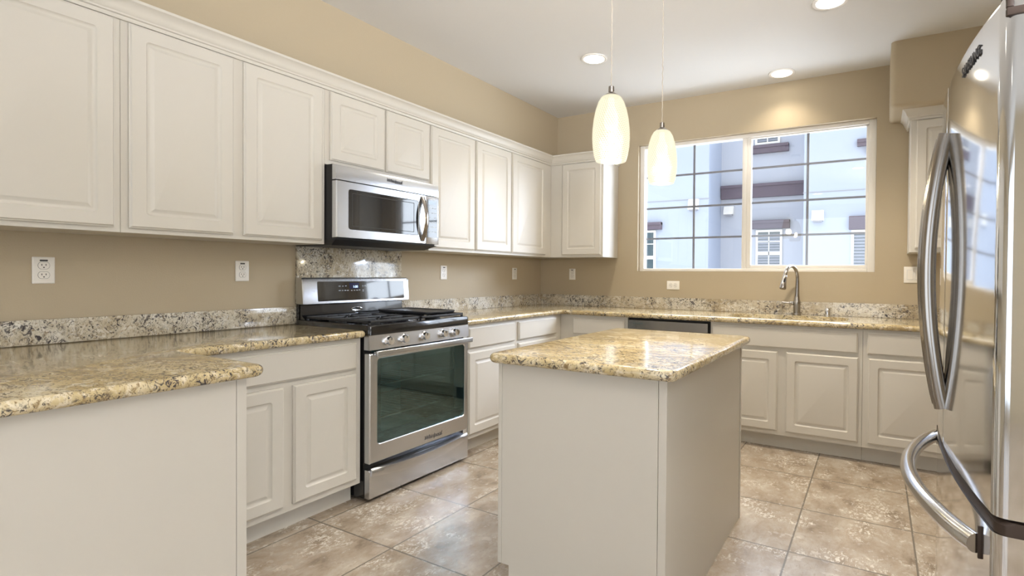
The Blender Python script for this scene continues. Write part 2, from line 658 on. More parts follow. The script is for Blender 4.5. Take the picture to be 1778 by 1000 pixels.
# ------------------------------------------------------------------ room shell
H = 2.77
b = MB()
b.box(-0.2, 6.7, -8.2, 0.2, -0.1, 0.0)
struct('floor', b, 'tile', 'beige stone tile floor with thin grout lines')
b = MB()
b.box(-0.2, 6.7, -8.2, 0.2, H, H + 0.12)
struct('ceiling', b, 'ceiling', 'smooth off-white ceiling')
# left wall with the soffit over the cupboards, its lower front edge rounded
b = MB()
b.box(-0.15, 0.0, -8.1, 0.0, 0, H)
so = 0.19
zb = 2.285
pr_ = [(0.0, H), (so, H)] + [(so - 0.03 + 0.03 * math.cos(a), zb + 0.03 - 0.03 * math.sin(a)) for a in [i * math.pi / 16 for i in range(9)]] + [(0.0, zb)]
b.prism([(u, v) for u, v in pr_], 'y', -8.1, 0.0)
struct('wall_left', b, 'wall', 'tan painted wall and soffit on the range side')
# back wall with the window opening
WX0, WX1, WZ0, WZ1 = 1.06, 2.972, 1.25, 2.402
b = MB()
b.box(-0.15, WX0, 0.0, 0.16, 0, H)
b.box(WX1, 4.1, 0.0, 0.16, 0, H)
b.box(WX0, WX1, 0.0, 0.16, 0, WZ0)
b.box(WX0, WX1, 0.0, 0.16, WZ1, H)
struct('wall_back', b, 'wall', 'tan painted wall with the window over the sink')
# right wall, its rounded soffit over the corner cupboard
b = MB()
b.box(3.95, 4.1, -3.5, 0.0, 0, H)
b.box(4.1, 6.6, -3.5, -3.4, 0, H)
r = 0.035
pl = [(3.95, 0.0), (3.05, 0.0)] + [(3.05 + r - r * math.cos(a), -0.44 + r - r * math.sin(a)) for a in [i * math.pi / 16 for i in range(9)]] + [(3.95, -0.44)]
zs = 2.335


def ins_poly(d):
    q = []
    for (x, y) in pl:
        q.append((min(x + d, 3.95) if x < 3.9 else x, y + d if y < -0.05 else y))
    return q


rings = [[(x, y, H) for x, y in pl]]
for i in range(7):
    a = i * math.pi / 12
    rings.append([(x, y, zs + 0.03 - 0.03 * math.sin(a)) for x, y in ins_poly(0.03 * (1 - math.cos(a)))])
b.loft(rings)
struct('wall_right', b, 'wall', 'tan painted wall and rounded soffit on the refrigerator side')
# living room walls behind the camera, with tall glazed openings
b = MB()
b.box(0.0, 0.35, -8.15, -8.05, 0, H)
b.box(3.15, 6.6, -8.15, -8.05, 0, H)
b.box(0.35, 3.15, -8.15, -8.05, 2.5, H)
b.box(0.35, 3.15, -8.15, -8.05, 0, 0.2)
struct('wall_rear', b, 'wall', 'tan living room wall behind the viewpoint')
b = MB()
b.box(6.55, 6.65, -8.15, -7.25, 0, H)
b.box(6.55, 6.65, -3.95, -3.4, 0, H)
b.box(6.55, 6.65, -7.25, -3.95, 2.5, H)
b.box(6.55, 6.65, -7.25, -3.95, 0, 0.2)
struct('wall_side', b, 'wall', 'tan living room wall with a tall opening')

# ------------------------------------------------------------------ window
b = MB()
fy0, fy1 = 0.045, 0.115
b.box(WX0, WX0 + 0.045, fy0, fy1, WZ0, WZ1, 0.004)
b.box(WX1 - 0.05, WX1, fy0, fy1, WZ0, WZ1, 0.004)
b.box(WX0 + 0.045, WX1 - 0.05, fy0, fy1, WZ0, WZ0 + 0.026, 0.004)
b.box(WX0 + 0.045, WX1 - 0.05, fy0, fy1, WZ1 - 0.032, WZ1, 0.004)
win = struct('window_1', b, 'vinyl', 'wide white sliding window over the sink')
b = MB()
b.box(2.022, 2.058, 0.06, 0.105, WZ0 + 0.026, WZ1 - 0.032, 0.003)
b.box(2.058, WX1 - 0.05, 0.062, 0.1, WZ0 + 0.026, WZ0 + 0.055, 0.003)
b.box(2.904, WX1 - 0.05, 0.062, 0.1, WZ0 + 0.055, WZ1 - 0.032, 0.003)
b.box(2.058, WX1 - 0.05, 0.062, 0.1, WZ1 - 0.042, WZ1 - 0.032, 0.003)
b.build('sliding_sash', 'vinyl', win)
b = MB()
b.box(1.985, 2.022, 0.055, 0.11, WZ0 + 0.026, WZ1 - 0.032, 0.003)
b.build('meeting_stile', 'vinyl', win)
for nm, x0, x1, z0, z1, xm, y in (('fixed_pane', 1.105, 1.985, 1.276, 2.37, 1.556, 0.094), ('sash_pane', 2.058, 2.904, 1.305, 2.36, 2.492, 0.082)):
    b = MB()
    b.box(x0, x1, y - 0.002, y + 0.002, z0, z1)
    b.build(nm, 'pane', win, smooth=0)
    b = MB()
    yy = y + 0.012
    b.box(xm - 0.010, xm + 0.010, yy - 0.004, yy + 0.004, z0, z1)
    for zz in (2.117, 1.828, 1.55):
        b.box(x0, x1, yy - 0.005, yy + 0.005, zz - 0.0085, zz + 0.0085)
    b.build('muntin_grille', 'grille', win, smooth=0)

# ------------------------------------------------------------------ neighbouring building seen through the window
bd = empty('apartment_building', (1.5, 4.4, -3.0), 'white stucco building with plum trim outside the window', 'building')
b = MB()
b.box(-7, 0.59, 4.0, 9, -3, 4.5)
b.build('projecting_wing', 'stucco', bd, smooth=0)
b = MB()
b.box(2.02, 3.47, 4.0, 9, -3, 4.5)
b.build('projecting_wing', 'stucco', bd, smooth=0)
b = MB()
b.box(0.59, 2.02, 4.78, 9, -3, 4.5)
b.build('recessed_wall', 'stucco_b', bd, smooth=0)
for x0, x1, y, z in ((-7, 0.6, 4.0, 2.465), (2.01, 3.48, 4.0, 2.455)):
    b = MB()
    b.box(x0, x1, y - 0.006, y + 0.01, z - 0.006, z + 0.006)
    b.build('expansion_joint', 'joint', bd, smooth=0)


def ext_trim(x0, x1, y, z0, z1, lip=True):
    b = MB()
    b.box(x0, x1, y - 0.07, y + 0.02, z0, z1, 0.005)
    if lip:
        b.box(x0, x1, y - 0.085, y + 0.02, z1 - 0.05, z1, 0.004)
    b.build('trim_band', 'purple', bd)


ext_trim(0.60, 2.015, 4.78, 2.535, 2.765)
ext_trim(1.10, 1.70, 4.78, 3.27, 3.405)
ext_trim(1.125, 1.73, 4.78, 2.005, 2.145)
ext_trim(-0.95, -0.2, 4.0, 1.985, 2.11)
ext_trim(2.63, 3.42, 4.0, 1.885, 2.075, False)
ext_trim(2.72, 3.42, 4.0, 3.06, 3.155)
ext_trim(2.84, 3.36, 4.0, 2.93, 3.05, False)


def ext_window(x0, x1, y, z0, z1, nx, nz, gm='ext_glass', blinds=False):
    b = MB()
    fw = 0.035
    b.box(x0, x1, y - 0.03, y + 0.02, z0, z0 + fw)
    b.box(x0, x1, y - 0.03, y + 0.02, z1 - fw, z1)
    b.box(x0, x0 + fw, y - 0.03, y + 0.02, z0 + fw, z1 - fw)
    b.box(x1 - fw, x1, y - 0.03, y + 0.02, z0 + fw, z1 - fw)
    for i in range(1, nx):
        xx = x0 + (x1 - x0) * i / nx
        b.box(xx - 0.008, xx + 0.008, y - 0.025, y + 0.01, z0 + fw, z1 - fw)
    for i in range(1, nz):
        zz = z0 + (z1 - z0) * i / nz
        w_ = 0.03 if (nz == 4 and i == 2) else 0.008
        b.box(x0 + fw, x1 - fw, y - 0.025, y + 0.01, zz - w_, zz + w_)
    f = b.build('window', 'vinyl', bd, smooth=0)
    b = MB()
    b.box(x0 + fw, x1 - fw, y - 0.008, y + 0.005, z0 + fw, z1 - fw)
    b.build('pane', gm, f, smooth=0)
    if blinds:
        b = MB()
        k = int((z1 - z0 - 0.1) / 0.045)
        for i in range(k):
            zz = z0 + 0.05 + i * 0.045
            b.box(x0 + fw, x1 - fw, y - 0.02, y - 0.012, zz, zz + 0.033)
        b.build('blind_slats', 'blind', f, smooth=0)


ext_window(1.19, 1.613, 4.78, 1.20, 1.985, 2, 4, 'ext_glass', True)
ext_window(1.16, 1.56, 4.78, 3.42, 4.3, 2, 4, 'ext_glass', True)
ext_window(-1.0, -0.31, 4.0, 1.05, 1.975, 2, 4)
ext_window(2.66, 3.36, 4.0, 1.0, 1.88, 1, 1, 'ext_glass', True)


def vent(x0, x1, y, z0, z1):
    b = MB()
    b.loft([[(x0, y - 0.10, z0), (x1, y - 0.10, z0), (x1, y, z0), (x0, y, z0)],
            [(x0, y - 0.10, z0 + 0.03), (x1, y - 0.10, z0 + 0.03), (x1, y, z0 + 0.03), (x0, y, z0 + 0.03)],
            [(x0, y - 0.06, z1), (x1, y - 0.06, z1), (x1, y, z1), (x0, y, z1)]])
    v = b.build('vent_hood', 'vinyl', bd, smooth=0)
    b = MB()
    b.box(x0 + 0.02, x1 - 0.02, y - 0.09, y - 0.01, z0 - 0.02, z0 - 0.001)
    b.build('vent_grille', 'joint', v, smooth=0)


vent(0.27, 0.43, 4.0, 2.29, 2.46)
vent(0.655, 0.82, 4.78, 2.27, 2.41)
vent(2.14, 2.30, 4.0, 2.03, 2.18)

# ------------------------------------------------------------------ cabinets
UB, UT = 1.372, 2.29


def cabinet(name, label, cat, origin, group):
    return empty(name, origin, label, cat, group)


def upper(y0, y1, doors, label, zb=UB, x1=0.31):
    c = cabinet('wall_cabinet', label, 'cabinet', (0.155, (y0 + y1) / 2, zb), 'wall cabinets along the range wall')
    b = MB()
    b.box(0.002, x1, y0 + 0.0005, y1 - 0.0005, zb, UT, 0.001, 1)
    b.build('body', 'white', c, smooth=0)
    for d0, d1 in doors:
        front('+x', x1, d0, d1, zb + 0.02 if zb < 1.5 else 1.842, 2.222).build('door', 'white', c)
    return c


upper(-4.62, -3.536, [(-4.09, -3.558)], 'white wall cabinet with one wide raised-panel door, nearest the viewer')
upper(-3.536, -2.632, [(-3.512, -3.112), (-3.066, -2.654)], 'white two-door wall cabinet directly left of the microwave')
upper(-2.632, -1.856, [(-2.606, -2.238), (-2.222, -1.864)], 'short white two-door cabinet right above the microwave', zb=1.816)
upper(-1.856, -0.936, [(-1.846, -1.398), (-1.379, -0.944)], 'white two-door wall cabinet directly right of the microwave')
upper(-0.936, -0.005, [(-0.927, -0.418)], 'white one-door wall cabinet filling the corner of the range wall')
c = cabinet('wall_cabinet', 'white one-door wall cabinet left of the window, with its side lit by daylight', 'cabinet', (0.6, -0.155, UB), 'wall cabinets along the window wall')
b = MB()
b.box(0.311, 0.86, -0.31, -0.002, UB, UT, 0.001, 1)
b.build('body', 'white', c, smooth=0)
front('-y', -0.31, 0.442, 0.845, UB + 0.02, 2.222).build('door', 'white', c)
c = cabinet('wall_cabinet', 'white wall cabinet right of the window, partly behind the refrigerator', 'cabinet', (3.55, -0.155, UB), 'wall cabinets along the window wall')
b = MB()
b.box(3.175, 3.945, -0.31, -0.002, UB + 0.01, UT + 0.035, 0.001, 1)
b.build('body', 'white', c, smooth=0)
front('-y', -0.31, 3.205, 3.565, UB + 0.035, 2.262).build('door', 'white', c)
front('-y', -0.31, 3.585, 3.93, UB + 0.035, 2.262).build('door', 'white', c)

# crown moulding: profile (outward, up)
CROWN = [(0.0, 0.0), (0.010, 0.0), (0.013, 0.006), (0.013, 0.014), (0.020, 0.017), (0.020, 0.024),
         (0.026, 0.030), (0.030, 0.042), (0.037, 0.056), (0.047, 0.066), (0.055, 0.071), (0.055, 0.082), (0.0, 0.082)]


def crown(corner_pts, outs, z0):
    """sweep the profile along corner_pts, outs = outward offset direction per point (already mitred)"""
    mb = MB()
    rings = []
    for (x, y), (ox, oy) in zip(corner_pts, outs):
        rings.append([(x + ox * d, y + oy * d, z0 + h) for d, h in CROWN])
    mb.loft(rings)
    return mb


tr1 = crown([(0.311, -4.62), (0.311, -0.311), (0.861, -0.311), (0.861, -0.003)], [(1, 0), (1, -1), (1, -1), (1, 0)], 2.226)
struct('trim_1', tr1, 'white', 'white crown moulding along the top of the wall cabinets')
tr2 = crown([(3.174, -0.003), (3.174, -0.311), (3.945, -0.311)], [(-1, 0), (-1, -1), (0, -1)], 2.266)
struct('trim_2', tr2, 'white', 'white crown moulding on the cabinet beside the refrigerator')


def base_left(y0, y1, drawers, doors, label, ybody1=None):
    c = cabinet('base_cabinet', label, 'cabinet', (0.3, (y0 + y1) / 2, 0), 'base cabinets along the range wall')
    b = MB()
    b.box(0.002, 0.61, y0 + 0.0005, (ybody1 if ybody1 is not None else y1) - 0.0005, 0.105, 0.875, 0.001, 1)
    b.build('body', 'white', c, smooth=0)
    b = MB()
    b.box(0.002, 0.535, y0 + 0.001, (ybody1 if ybody1 is not None else y1) - 0.001, 0.0, 0.104)
    b.build('toe_kick', 'white', c, smooth=0)
    for d0, d1 in drawers:
        front('+x', 0.61, d0, d1, 0.716, 0.853, 0.02, False).build('drawer', 'white', c)
    for d0, d1 in doors:
        front('+x', 0.61, d0, d1, 0.137, 0.69).build('door', 'white', c)
    return c


base_left(-3.44, -2.632, [(-3.40, -2.666)], [(-3.40, -3.053), (-3.007, -2.666)], 'white base cabinet between the range and the peninsula, one wide drawer over two doors')
base_left(-1.842, -1.262, [(-1.80, -1.288)], [(-1.80, -1.288)], 'white one-drawer base cabinet directly right of the range')
base_left(-1.262, -0.67, [(-1.238, -0.702)], [(-1.238, -0.702)], 'white one-drawer base cabinet in the corner beyond the range', ybody1=-0.005)


def base_back(x0, x1, drawers, doors, label, body_x0=None):
    c = cabinet('base_cabinet', label, 'cabinet', ((x0 + x1) / 2, -0.3, 0), 'base cabinets along the window wall')
    b = MB()
    b.box(x0 + 0.0005, x1 - 0.0005, -0.61, -0.002, 0.105, 0.875, 0.001, 1)
    b.build('body', 'white', c, smooth=0)
    b = MB()
    b.box((body_x0 or x0) + 0.001, x1 - 0.001, -0.535, -0.002, 0.0, 0.104)
    b.build('toe_kick', 'white', c, smooth=0)
    for d0, d1 in drawers:
        front('-y', -0.61, d0, d1, 0.716, 0.853, 0.02, False).build('drawer', 'white', c)
    for d0, d1 in doors:
        front('-y', -0.61, d0, d1, 0.137, 0.69).build('door', 'white', c)
    return c


base_back(0.6115, 1.243, [(0.742, 1.217)], [(0.742, 1.217)], 'white base cabinet between the corner and the dishwasher')

# sink base: open inside so the bowls hang in it
c = cabinet('base_cabinet', 'white sink base cabinet with a long false front over two doors, below the faucet', 'cabinet', (2.41, -0.3, 0), 'base cabinets along the window wall')
b = MB()
b.box(1.914, 1.932, -0.609, -0.002, 0.105, 0.875)
b.box(2.893, 2.911, -0.609, -0.002, 0.105, 0.875)
b.box(1.932, 2.893, -0.609, -0.002, 0.105, 0.125)
b.box(1.932, 2.893, -0.61, -0.592, 0.125, 0.875)
b.box(1.932, 2.893, -0.02, -0.002, 0.125, 0.875)
b.build('body', 'white', c, smooth=0)
b = MB()
b.box(1.914, 2.911, -0.535, -0.002, 0.0, 0.104)
b.build('toe_kick', 'white', c, smooth=0)
front('-y', -0.61, 1.927, 2.884, 0.716, 0.853, 0.02, False).build('false_front', 'white', c)
front('-y', -0.61, 1.945, 2.389, 0.137, 0.69).build('door', 'white', c)
front('-y', -0.61, 2.445, 2.889, 0.137, 0.69).build('door', 'white', c)
base_back(2.912, 3.945, [(2.938, 3.41), (3.45, 3.93)], [(2.944, 3.41), (3.45, 3.93)], 'white base cabinet at the end of the window wall, half hidden by the refrigerator')

# peninsula
PX, PY0, PY1 = 1.2, -3.53, -4.32
c = cabinet('base_cabinet', 'plain white peninsula cabinet with a blank end panel, in the lower corner of the photo', 'cabinet', (0.75, -3.9, 0), None)
b = MB()
b.box(0.002, PX - 0.02, PY1, PY0, 0.105, 0.872)
b.build('body', 'white', c, smooth=0)
b = MB()
b.box(0.65, PX - 0.021, PY1 + 0.002, PY0 - 0.075, 0.0, 0.104)
b.build('toe_kick', 'white', c, smooth=0)
b = MB()
b.prism([(PY1, 0), (PY0 - 0.075, 0), (PY0 - 0.075, 0.105), (PY0 - 0.032, 0.105), (PY0 - 0.032, 0.872), (PY1, 0.872)], 'x', PX - 0.0195, PX)
b.build('end_panel', 'white', c, smooth=0)
b = MB()
b.box(PX - 0.0195, PX + 0.001, PY0 - 0.0305, PY0, 0.105, 0.872, 0.001, 1)
b.build('corner_stile', 'white', c, smooth=0)
front('+y', PY0, 0.72, 1.165, 0.716, 0.853, 0.02, False).build('drawer', 'white', c)
front('+y', PY0, 0.72, 1.165, 0.137, 0.69).build('door', 'white', c)

# island
IX0, IX1, IY0, IY1 = 1.713, 2.396, -2.872, -1.79
c = cabinet('kitchen_island', 'white island cabinet with blank panels under its own granite top', 'island', (2.05, -2.33, 0), None)
b = MB()
b.box(IX0, IX1 - 0.02, IY0 + 0.02, IY1, 0.105, 0.874)
b.build('body', 'white', c, smooth=0)
b = MB()
b.box(IX0 + 0.052, IX1 - 0.021, IY0 + 0.021, IY1 - 0.001, 0, 0.104)
b.build('toe_kick', 'white', c, smooth=0)
b = MB()
b.prism([(IX0 + 0.052, 0), (IX1 - 0.03, 0), (IX1 - 0.03, 0.874), (IX0 + 0.0175, 0.874), (IX0 + 0.0175, 0.1), (IX0 + 0.052, 0.1)], 'y', IY0, IY0 + 0.0195)
b.build('end_panel', 'white', c, smooth=0)
b = MB()
b.box(IX0, IX0 + 0.016, IY0 - 0.0015, IY0 + 0.0195, 0.1, 0.874, 0.001, 1)
b.build('corner_stile', 'white', c, smooth=0)
b = MB()
b.box(IX1 - 0.0285, IX1, IY0 - 0.0015, IY0 + 0.0195, 0.0, 0.874, 0.0015, 1)
b.build('corner_stile', 'white', c, smooth=0)
b = MB()
b.box(IX1 - 0.0195, IX1 - 0.0015, IY0 + 0.02, IY1 - 0.022, 0.0, 0.874)
b.build('side_panel', 'white', c, smooth=0)
b = MB()
b.box(IX1 - 0.0195, IX1 + 0.002, IY1 - 0.0205, IY1, 0.0, 0.874, 0.001, 1)
b.build('corner_stile', 'white', c, smooth=0)
for d0, d1 in ((IY0 + 0.03, -2.345), (-2.315, IY1 - 0.03)):
    front('-x', IX0, d0, d1, 0.716, 0.853, 0.018, False).build('drawer', 'white', c)
    front('-x', IX0, d0, d1, 0.137, 0.69, 0.018).build('door', 'white', c)

# ------------------------------------------------------------------ granite worktops


def offset_poly(pts, d):
    """shrink a counter-clockwise polygon by d (miter)"""
    n = len(pts)
    out = []
    for i in range(n):
        p0, p1, p2 = Vector(pts[i - 1]), Vector(pts[i]), Vector(pts[(i + 1) % n])
        e1, e2 = (p1 - p0).normalized(), (p2 - p1).normalized()
        n1, n2 = Vector((-e1.y, e1.x)), Vector((-e2.y, e2.x))
        k = 1 + n1.dot(n2)
        m_ = (n1 + n2) / max(k, 0.2)
        out.append((p1.x + m_.x * d, p1.y + m_.y * d))
    return out


def round_corners(pts, radii, n=5):
    out = []
    m_ = len(pts)
    for i, p in enumerate(pts):
        rr = radii[i]
        if rr <= 0:
            out.append(p)
            continue
        p0, p1, p2 = Vector(pts[i - 1]), Vector(p), Vector(pts[(i + 1) % m_])
        a, c2 = (p0 - p1).normalized(), (p2 - p1).normalized()
        s, e = p1 + a * rr, p1 + c2 * rr
        ctr = p1 + (a + c2) * rr
        for k in range(n + 1):
            t = k / n * math.pi / 2
            q = ctr - c2 * rr * math.cos(t) - a * rr * math.sin(t)
            out.append((q.x, q.y))
    return out


def slab(pts, z0, z1, hole=None, rad=None):
    """slab with a bullnose edge all round, optional cut-out"""
    mb = MB()
    bm = mb.bm
    hgt = z1 - z0
    rd = rad or hgt * 0.48
    prof = []
    for i in range(7):
        a = math.pi / 2 * i / 6
        prof.append((rd - rd * math.sin(a), z0 + rd - rd * math.cos(a)))
    for i in range(7):
        a = math.pi / 2 * i / 6
        prof.append((rd - rd * math.cos(a), z1 - rd + rd * math.sin(a)))
    R = []
    for d, z in prof:
        R.append([bm.verts.new((x, y, z)) for x, y in offset_poly(pts, d)])
    n = len(pts)
    for A, B in zip(R[:-1], R[1:]):
        for i in range(n):
            j = (i + 1) % n
            bm.faces.new((A[i], A[j], B[j], B[i]))
    if hole:
        hb = [bm.verts.new((x, y, z0)) for x, y in hole]
        ht = [bm.verts.new((x, y, z1)) for x, y in hole]
        m_ = len(hole)
        for i in range(m_):
            j = (i + 1) % m_
            bm.faces.new((hb[j], hb[i], ht[i], ht[j]))
        for ring, hh in ((R[0], hb), (R[-1], ht)):
            ed = []
            for L_ in (ring, hh):
                for i in range(len(L_)):
                    e = bm.edges.get((L_[i], L_[(i + 1) % len(L_)])) or bm.edges.new((L_[i], L_[(i + 1) % len(L_)]))
                    ed.append(e)
            bmesh.ops.triangle_fill(bm, use_beauty=True, edges=ed)
    else:
        bm.faces.new(R[0][::-1])
        bm.faces.new(R[-1])
    return mb


CT0, CT1 = 0.876, 0.914
D = 0.648
pts = [(0.002, -4.50), (1.243, -4.50), (1.243, -3.482), (D, -3.482), (D, -2.628), (0.002, -2.628)]
pts = round_corners(pts, [0, 0.03, 0.045, 0.012, 0.012, 0])
tag(slab(pts, CT0, CT1).build('countertop', 'granite'), 'gold granite countertop running left of the range and out over the peninsula', 'countertop')
pts = [(0.002, -1.848), (D, -1.848), (D, -D), (3.945, -D), (3.945, -0.002), (0.002, -0.002)]
pts = round_corners(pts, [0, 0.012, 0.02, 0, 0, 0])
hole = rrect(2.0, 2.815, -0.565, -0.165, 0.13, 8)
tag(slab(pts, CT0, CT1, hole).build('countertop', 'granite'), 'L-shaped granite countertop right of the range, with the sink cut into it under the window', 'countertop')
pts = round_corners([(1.683, -2.912), (2.437, -2.912), (2.437, -1.76), (1.683, -1.76)], [0.035, 0.035, 0.03, 0.03])
tag(slab(pts, CT0, CT1).build('countertop', 'granite'), 'rectangular gold granite top of the island, reflecting the window', 'countertop')
BZ = 1.0155
b = MB()
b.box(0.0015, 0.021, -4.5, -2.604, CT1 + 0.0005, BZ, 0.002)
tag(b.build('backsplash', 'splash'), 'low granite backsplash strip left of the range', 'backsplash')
b = MB()
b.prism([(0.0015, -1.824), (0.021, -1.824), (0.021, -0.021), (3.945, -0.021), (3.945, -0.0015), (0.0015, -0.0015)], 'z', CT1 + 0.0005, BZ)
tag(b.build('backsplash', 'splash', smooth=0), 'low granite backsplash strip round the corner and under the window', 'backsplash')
b = MB()
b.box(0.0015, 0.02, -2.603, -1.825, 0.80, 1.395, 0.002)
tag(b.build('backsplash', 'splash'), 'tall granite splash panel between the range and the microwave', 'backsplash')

# ------------------------------------------------------------------ gas range
RY0, RY1 = -2.622, -1.853
RM = (RY0 + RY1) / 2
rg = empty('gas_range', (0.35, RM, 0), 'freestanding stainless steel gas range with black cooktop between the base cabinets', 'range')
b = MB()
b.box(0.025, 0.625, RY0, RY0 + 0.045, 0.02, 0.89)
b.box(0.025, 0.625, RY1 - 0.045, RY1, 0.02, 0.89)
b.box(0.025, 0.09, RY0 + 0.045, RY1 - 0.045, 0.02, 0.89)
b.box(0.09, 0.625, RY0 + 0.045, RY1 - 0.045, 0.02, 0.235)
b.box(0.09, 0.625, RY0 + 0.045, RY1 - 0.045, 0.80, 0.89)
b.build('body', 'black', rg, smooth=0)
b = MB()
b.box(0.091, 0.097, RY0 + 0.046, RY1 - 0.046, 0.2355, 0.799)
b.box(0.098, 0.62, RY0 + 0.046, RY1 - 0.046, 0.2355, 0.241)
b.build('oven_cavity', 'oven_in', rg, smooth=0)
for zz in (0.42, 0.60):
    b = MB()
    ya, yb = RY0 + 0.055, RY1 - 0.055
    for xx in (0.12, 0.60):
        b.tube([(xx, ya, zz), (xx, yb, zz)], 0.004, 6)
    b.tube([(0.605, ya + 0.02, zz), (0.607, yb - 0.02, zz), (0.607, yb - 0.008, zz + 0.03)], 0.004, 6)
    for i in range(15):
        yy = ya + (yb - ya) * (i + 0.5) / 15
        b.tube([(0.12, yy, zz), (0.60, yy, zz)], 0.002, 5)
    b.build('oven_rack', 'chrome', rg)
# legs
for xx in (0.07, 0.56):
    for yy in (RY0 + 0.05, RY1 - 0.05):
        b = MB()
        b.lathe([(0.016, 0.0), (0.016, 0.019)], (xx, yy, 0), 12)
        b.build('leg', 'blackmat', rg)
# oven door: stainless frame round a glass
dz0, dz1 = 0.205, 0.79
gy0, gy1, gz0, gz1 = -2.572, -1.884, 0.298, 0.762
b = MB()
xi, xo = 0.628, 0.668
outer = rrect(RY0 + 0.002, RY1 - 0.002, dz0, dz1, 0.006, 6)
outer_b = rrect(RY0 + 0.008, RY1 - 0.008, dz0 + 0.006, dz1 - 0.006, 0.006, 6)
inner = rrect(gy0, gy1, gz0, gz1, 0.022, 6)
inner_b = rrect(gy0 + 0.004, gy1 - 0.004, gz0 + 0.004, gz1 - 0.004, 0.02, 6)
rings = [[(xi, u, v) for u, v in outer], [(xo - 0.006, u, v) for u, v in outer], [(xo, u, v) for u, v in outer_b],
         [(xo, u, v) for u, v in inner], [(xo - 0.004, u, v) for u, v in inner_b], [(xi, u, v) for u, v in inner_b], [(xi, u, v) for u, v in outer]]
b.loft(rings, False, False)
bmesh.ops.remove_doubles(b.bm, verts=list(b.bm.verts), dist=1e-5)
od = b.build('oven_door', 'steel', rg)
b = MB()
b.box(0.655, 0.661, gy0 + 0.0045, gy1 - 0.0045, gz0 + 0.0045, gz1 - 0.0045)
b.build('door_glass', 'oven_glass', od, smooth=0)
b = MB()
gi = rrect(gy0 + 0.003, gy1 - 0.003, gz0 + 0.003, gz1 - 0.003, 0.015, 6)
gj = rrect(gy0 + 0.035, gy1 - 0.085, gz0 + 0.06, gz1 - 0.035, 0.02, 6)
b.loft([[(0.648, u, v) for u, v in gi], [(0.653, u, v) for u, v in gi], [(0.653, u, v) for u, v in gj], [(0.648, u, v) for u, v in gj], [(0.648, u, v) for u, v in gi]], False, False)
bmesh.ops.remove_doubles(b.bm, verts=list(b.bm.verts), dist=1e-5)
b.build('glass_border', 'blackmat', od, smooth=0)
b = MB()
b.box(0.690, 0.706, RY0 + 0.02, RY1 + 0.002, 0.773, 0.805, 0.005, 3)
b.box(0.664, 0.692, RY0 + 0.03, RY0 + 0.05, 0.778, 0.80, 0.003)
b.box(0.664, 0.692, RY1 - 0.03, RY1 - 0.01, 0.778, 0.80, 0.003)
b.build('handle', 'steel', od)
text_part('logo', 'Whirlpool', 'logo_dark', od, (0.6685, -2.166, 0.242), (0, 1, 0), (0, 0, 1), 0.034, 0.35, 0.0004, 0.0003)
b = MB()
b.tube([(0.6688, -2.235 + 0.15 * t, 0.229 + 0.028 * abs(t - 0.42) ** 1.5 + 0.008 * math.sin(t * 5)) for t in [i / 14 for i in range(15)]], 0.0012, 6)
b.build('logo_swoosh', 'logo_dark', od)
# control panel and knobs
b = MB()
b.loft([[(0.62, RY0, 0.808), (0.672, RY0, 0.808), (0.664, RY0, 0.886), (0.62, RY0, 0.886)],
        [(0.62, RY1, 0.808), (0.672, RY1, 0.808), (0.664, RY1, 0.886), (0.62, RY1, 0.886)]])
cpn = b.build('control_panel', 'steel', rg, smooth=0)
for yy in (-2.50, -2.393, -2.238, -2.086, -1.985):
    b = MB()
    cc = (0.667, yy, 0.8485)
    b.lathe([(0.026, 0.0), (0.026, 0.004), (0.022, 0.008), (0.0215, 0.024), (0.020, 0.028), (0.0, 0.0285)], cc, 28, 'x')
    k = b.build('knob', 'chrome', rg)
    b = MB()
    b.box(0.6955, 0.6975, yy - 0.0012, yy + 0.0012, 0.853, 0.868)
    b.build('pointer', 'logo_dark', k, smooth=0)
# cooktop
b = MB()
b.loft([[(x, y, z) for x, y in rrect(0.03, 0.672 - e, RY0 - 0.003 + e, RY1 + 0.003 - e, 0.02)] for e, z in ((0, 0.8865), (0, 0.93), (0.004, 0.938), (0.014, 0.941), (0.03, 0.936), (0.05, 0.928))])
b.build('cooktop', 'black', rg)
for cx_, cy__ in ((0.19, -2.46), (0.48, -2.46), (0.19, -1.985), (0.48, -1.985), (0.335, -2.237)):
    b = MB()
    b.lathe([(0.048, 0.928), (0.048, 0.936), (0.036, 0.938), (0.036, 0.946), (0.03, 0.949), (0.0, 0.949)], (cx_, cy__, 0), 24)
    b.build('burner', 'iron', rg)


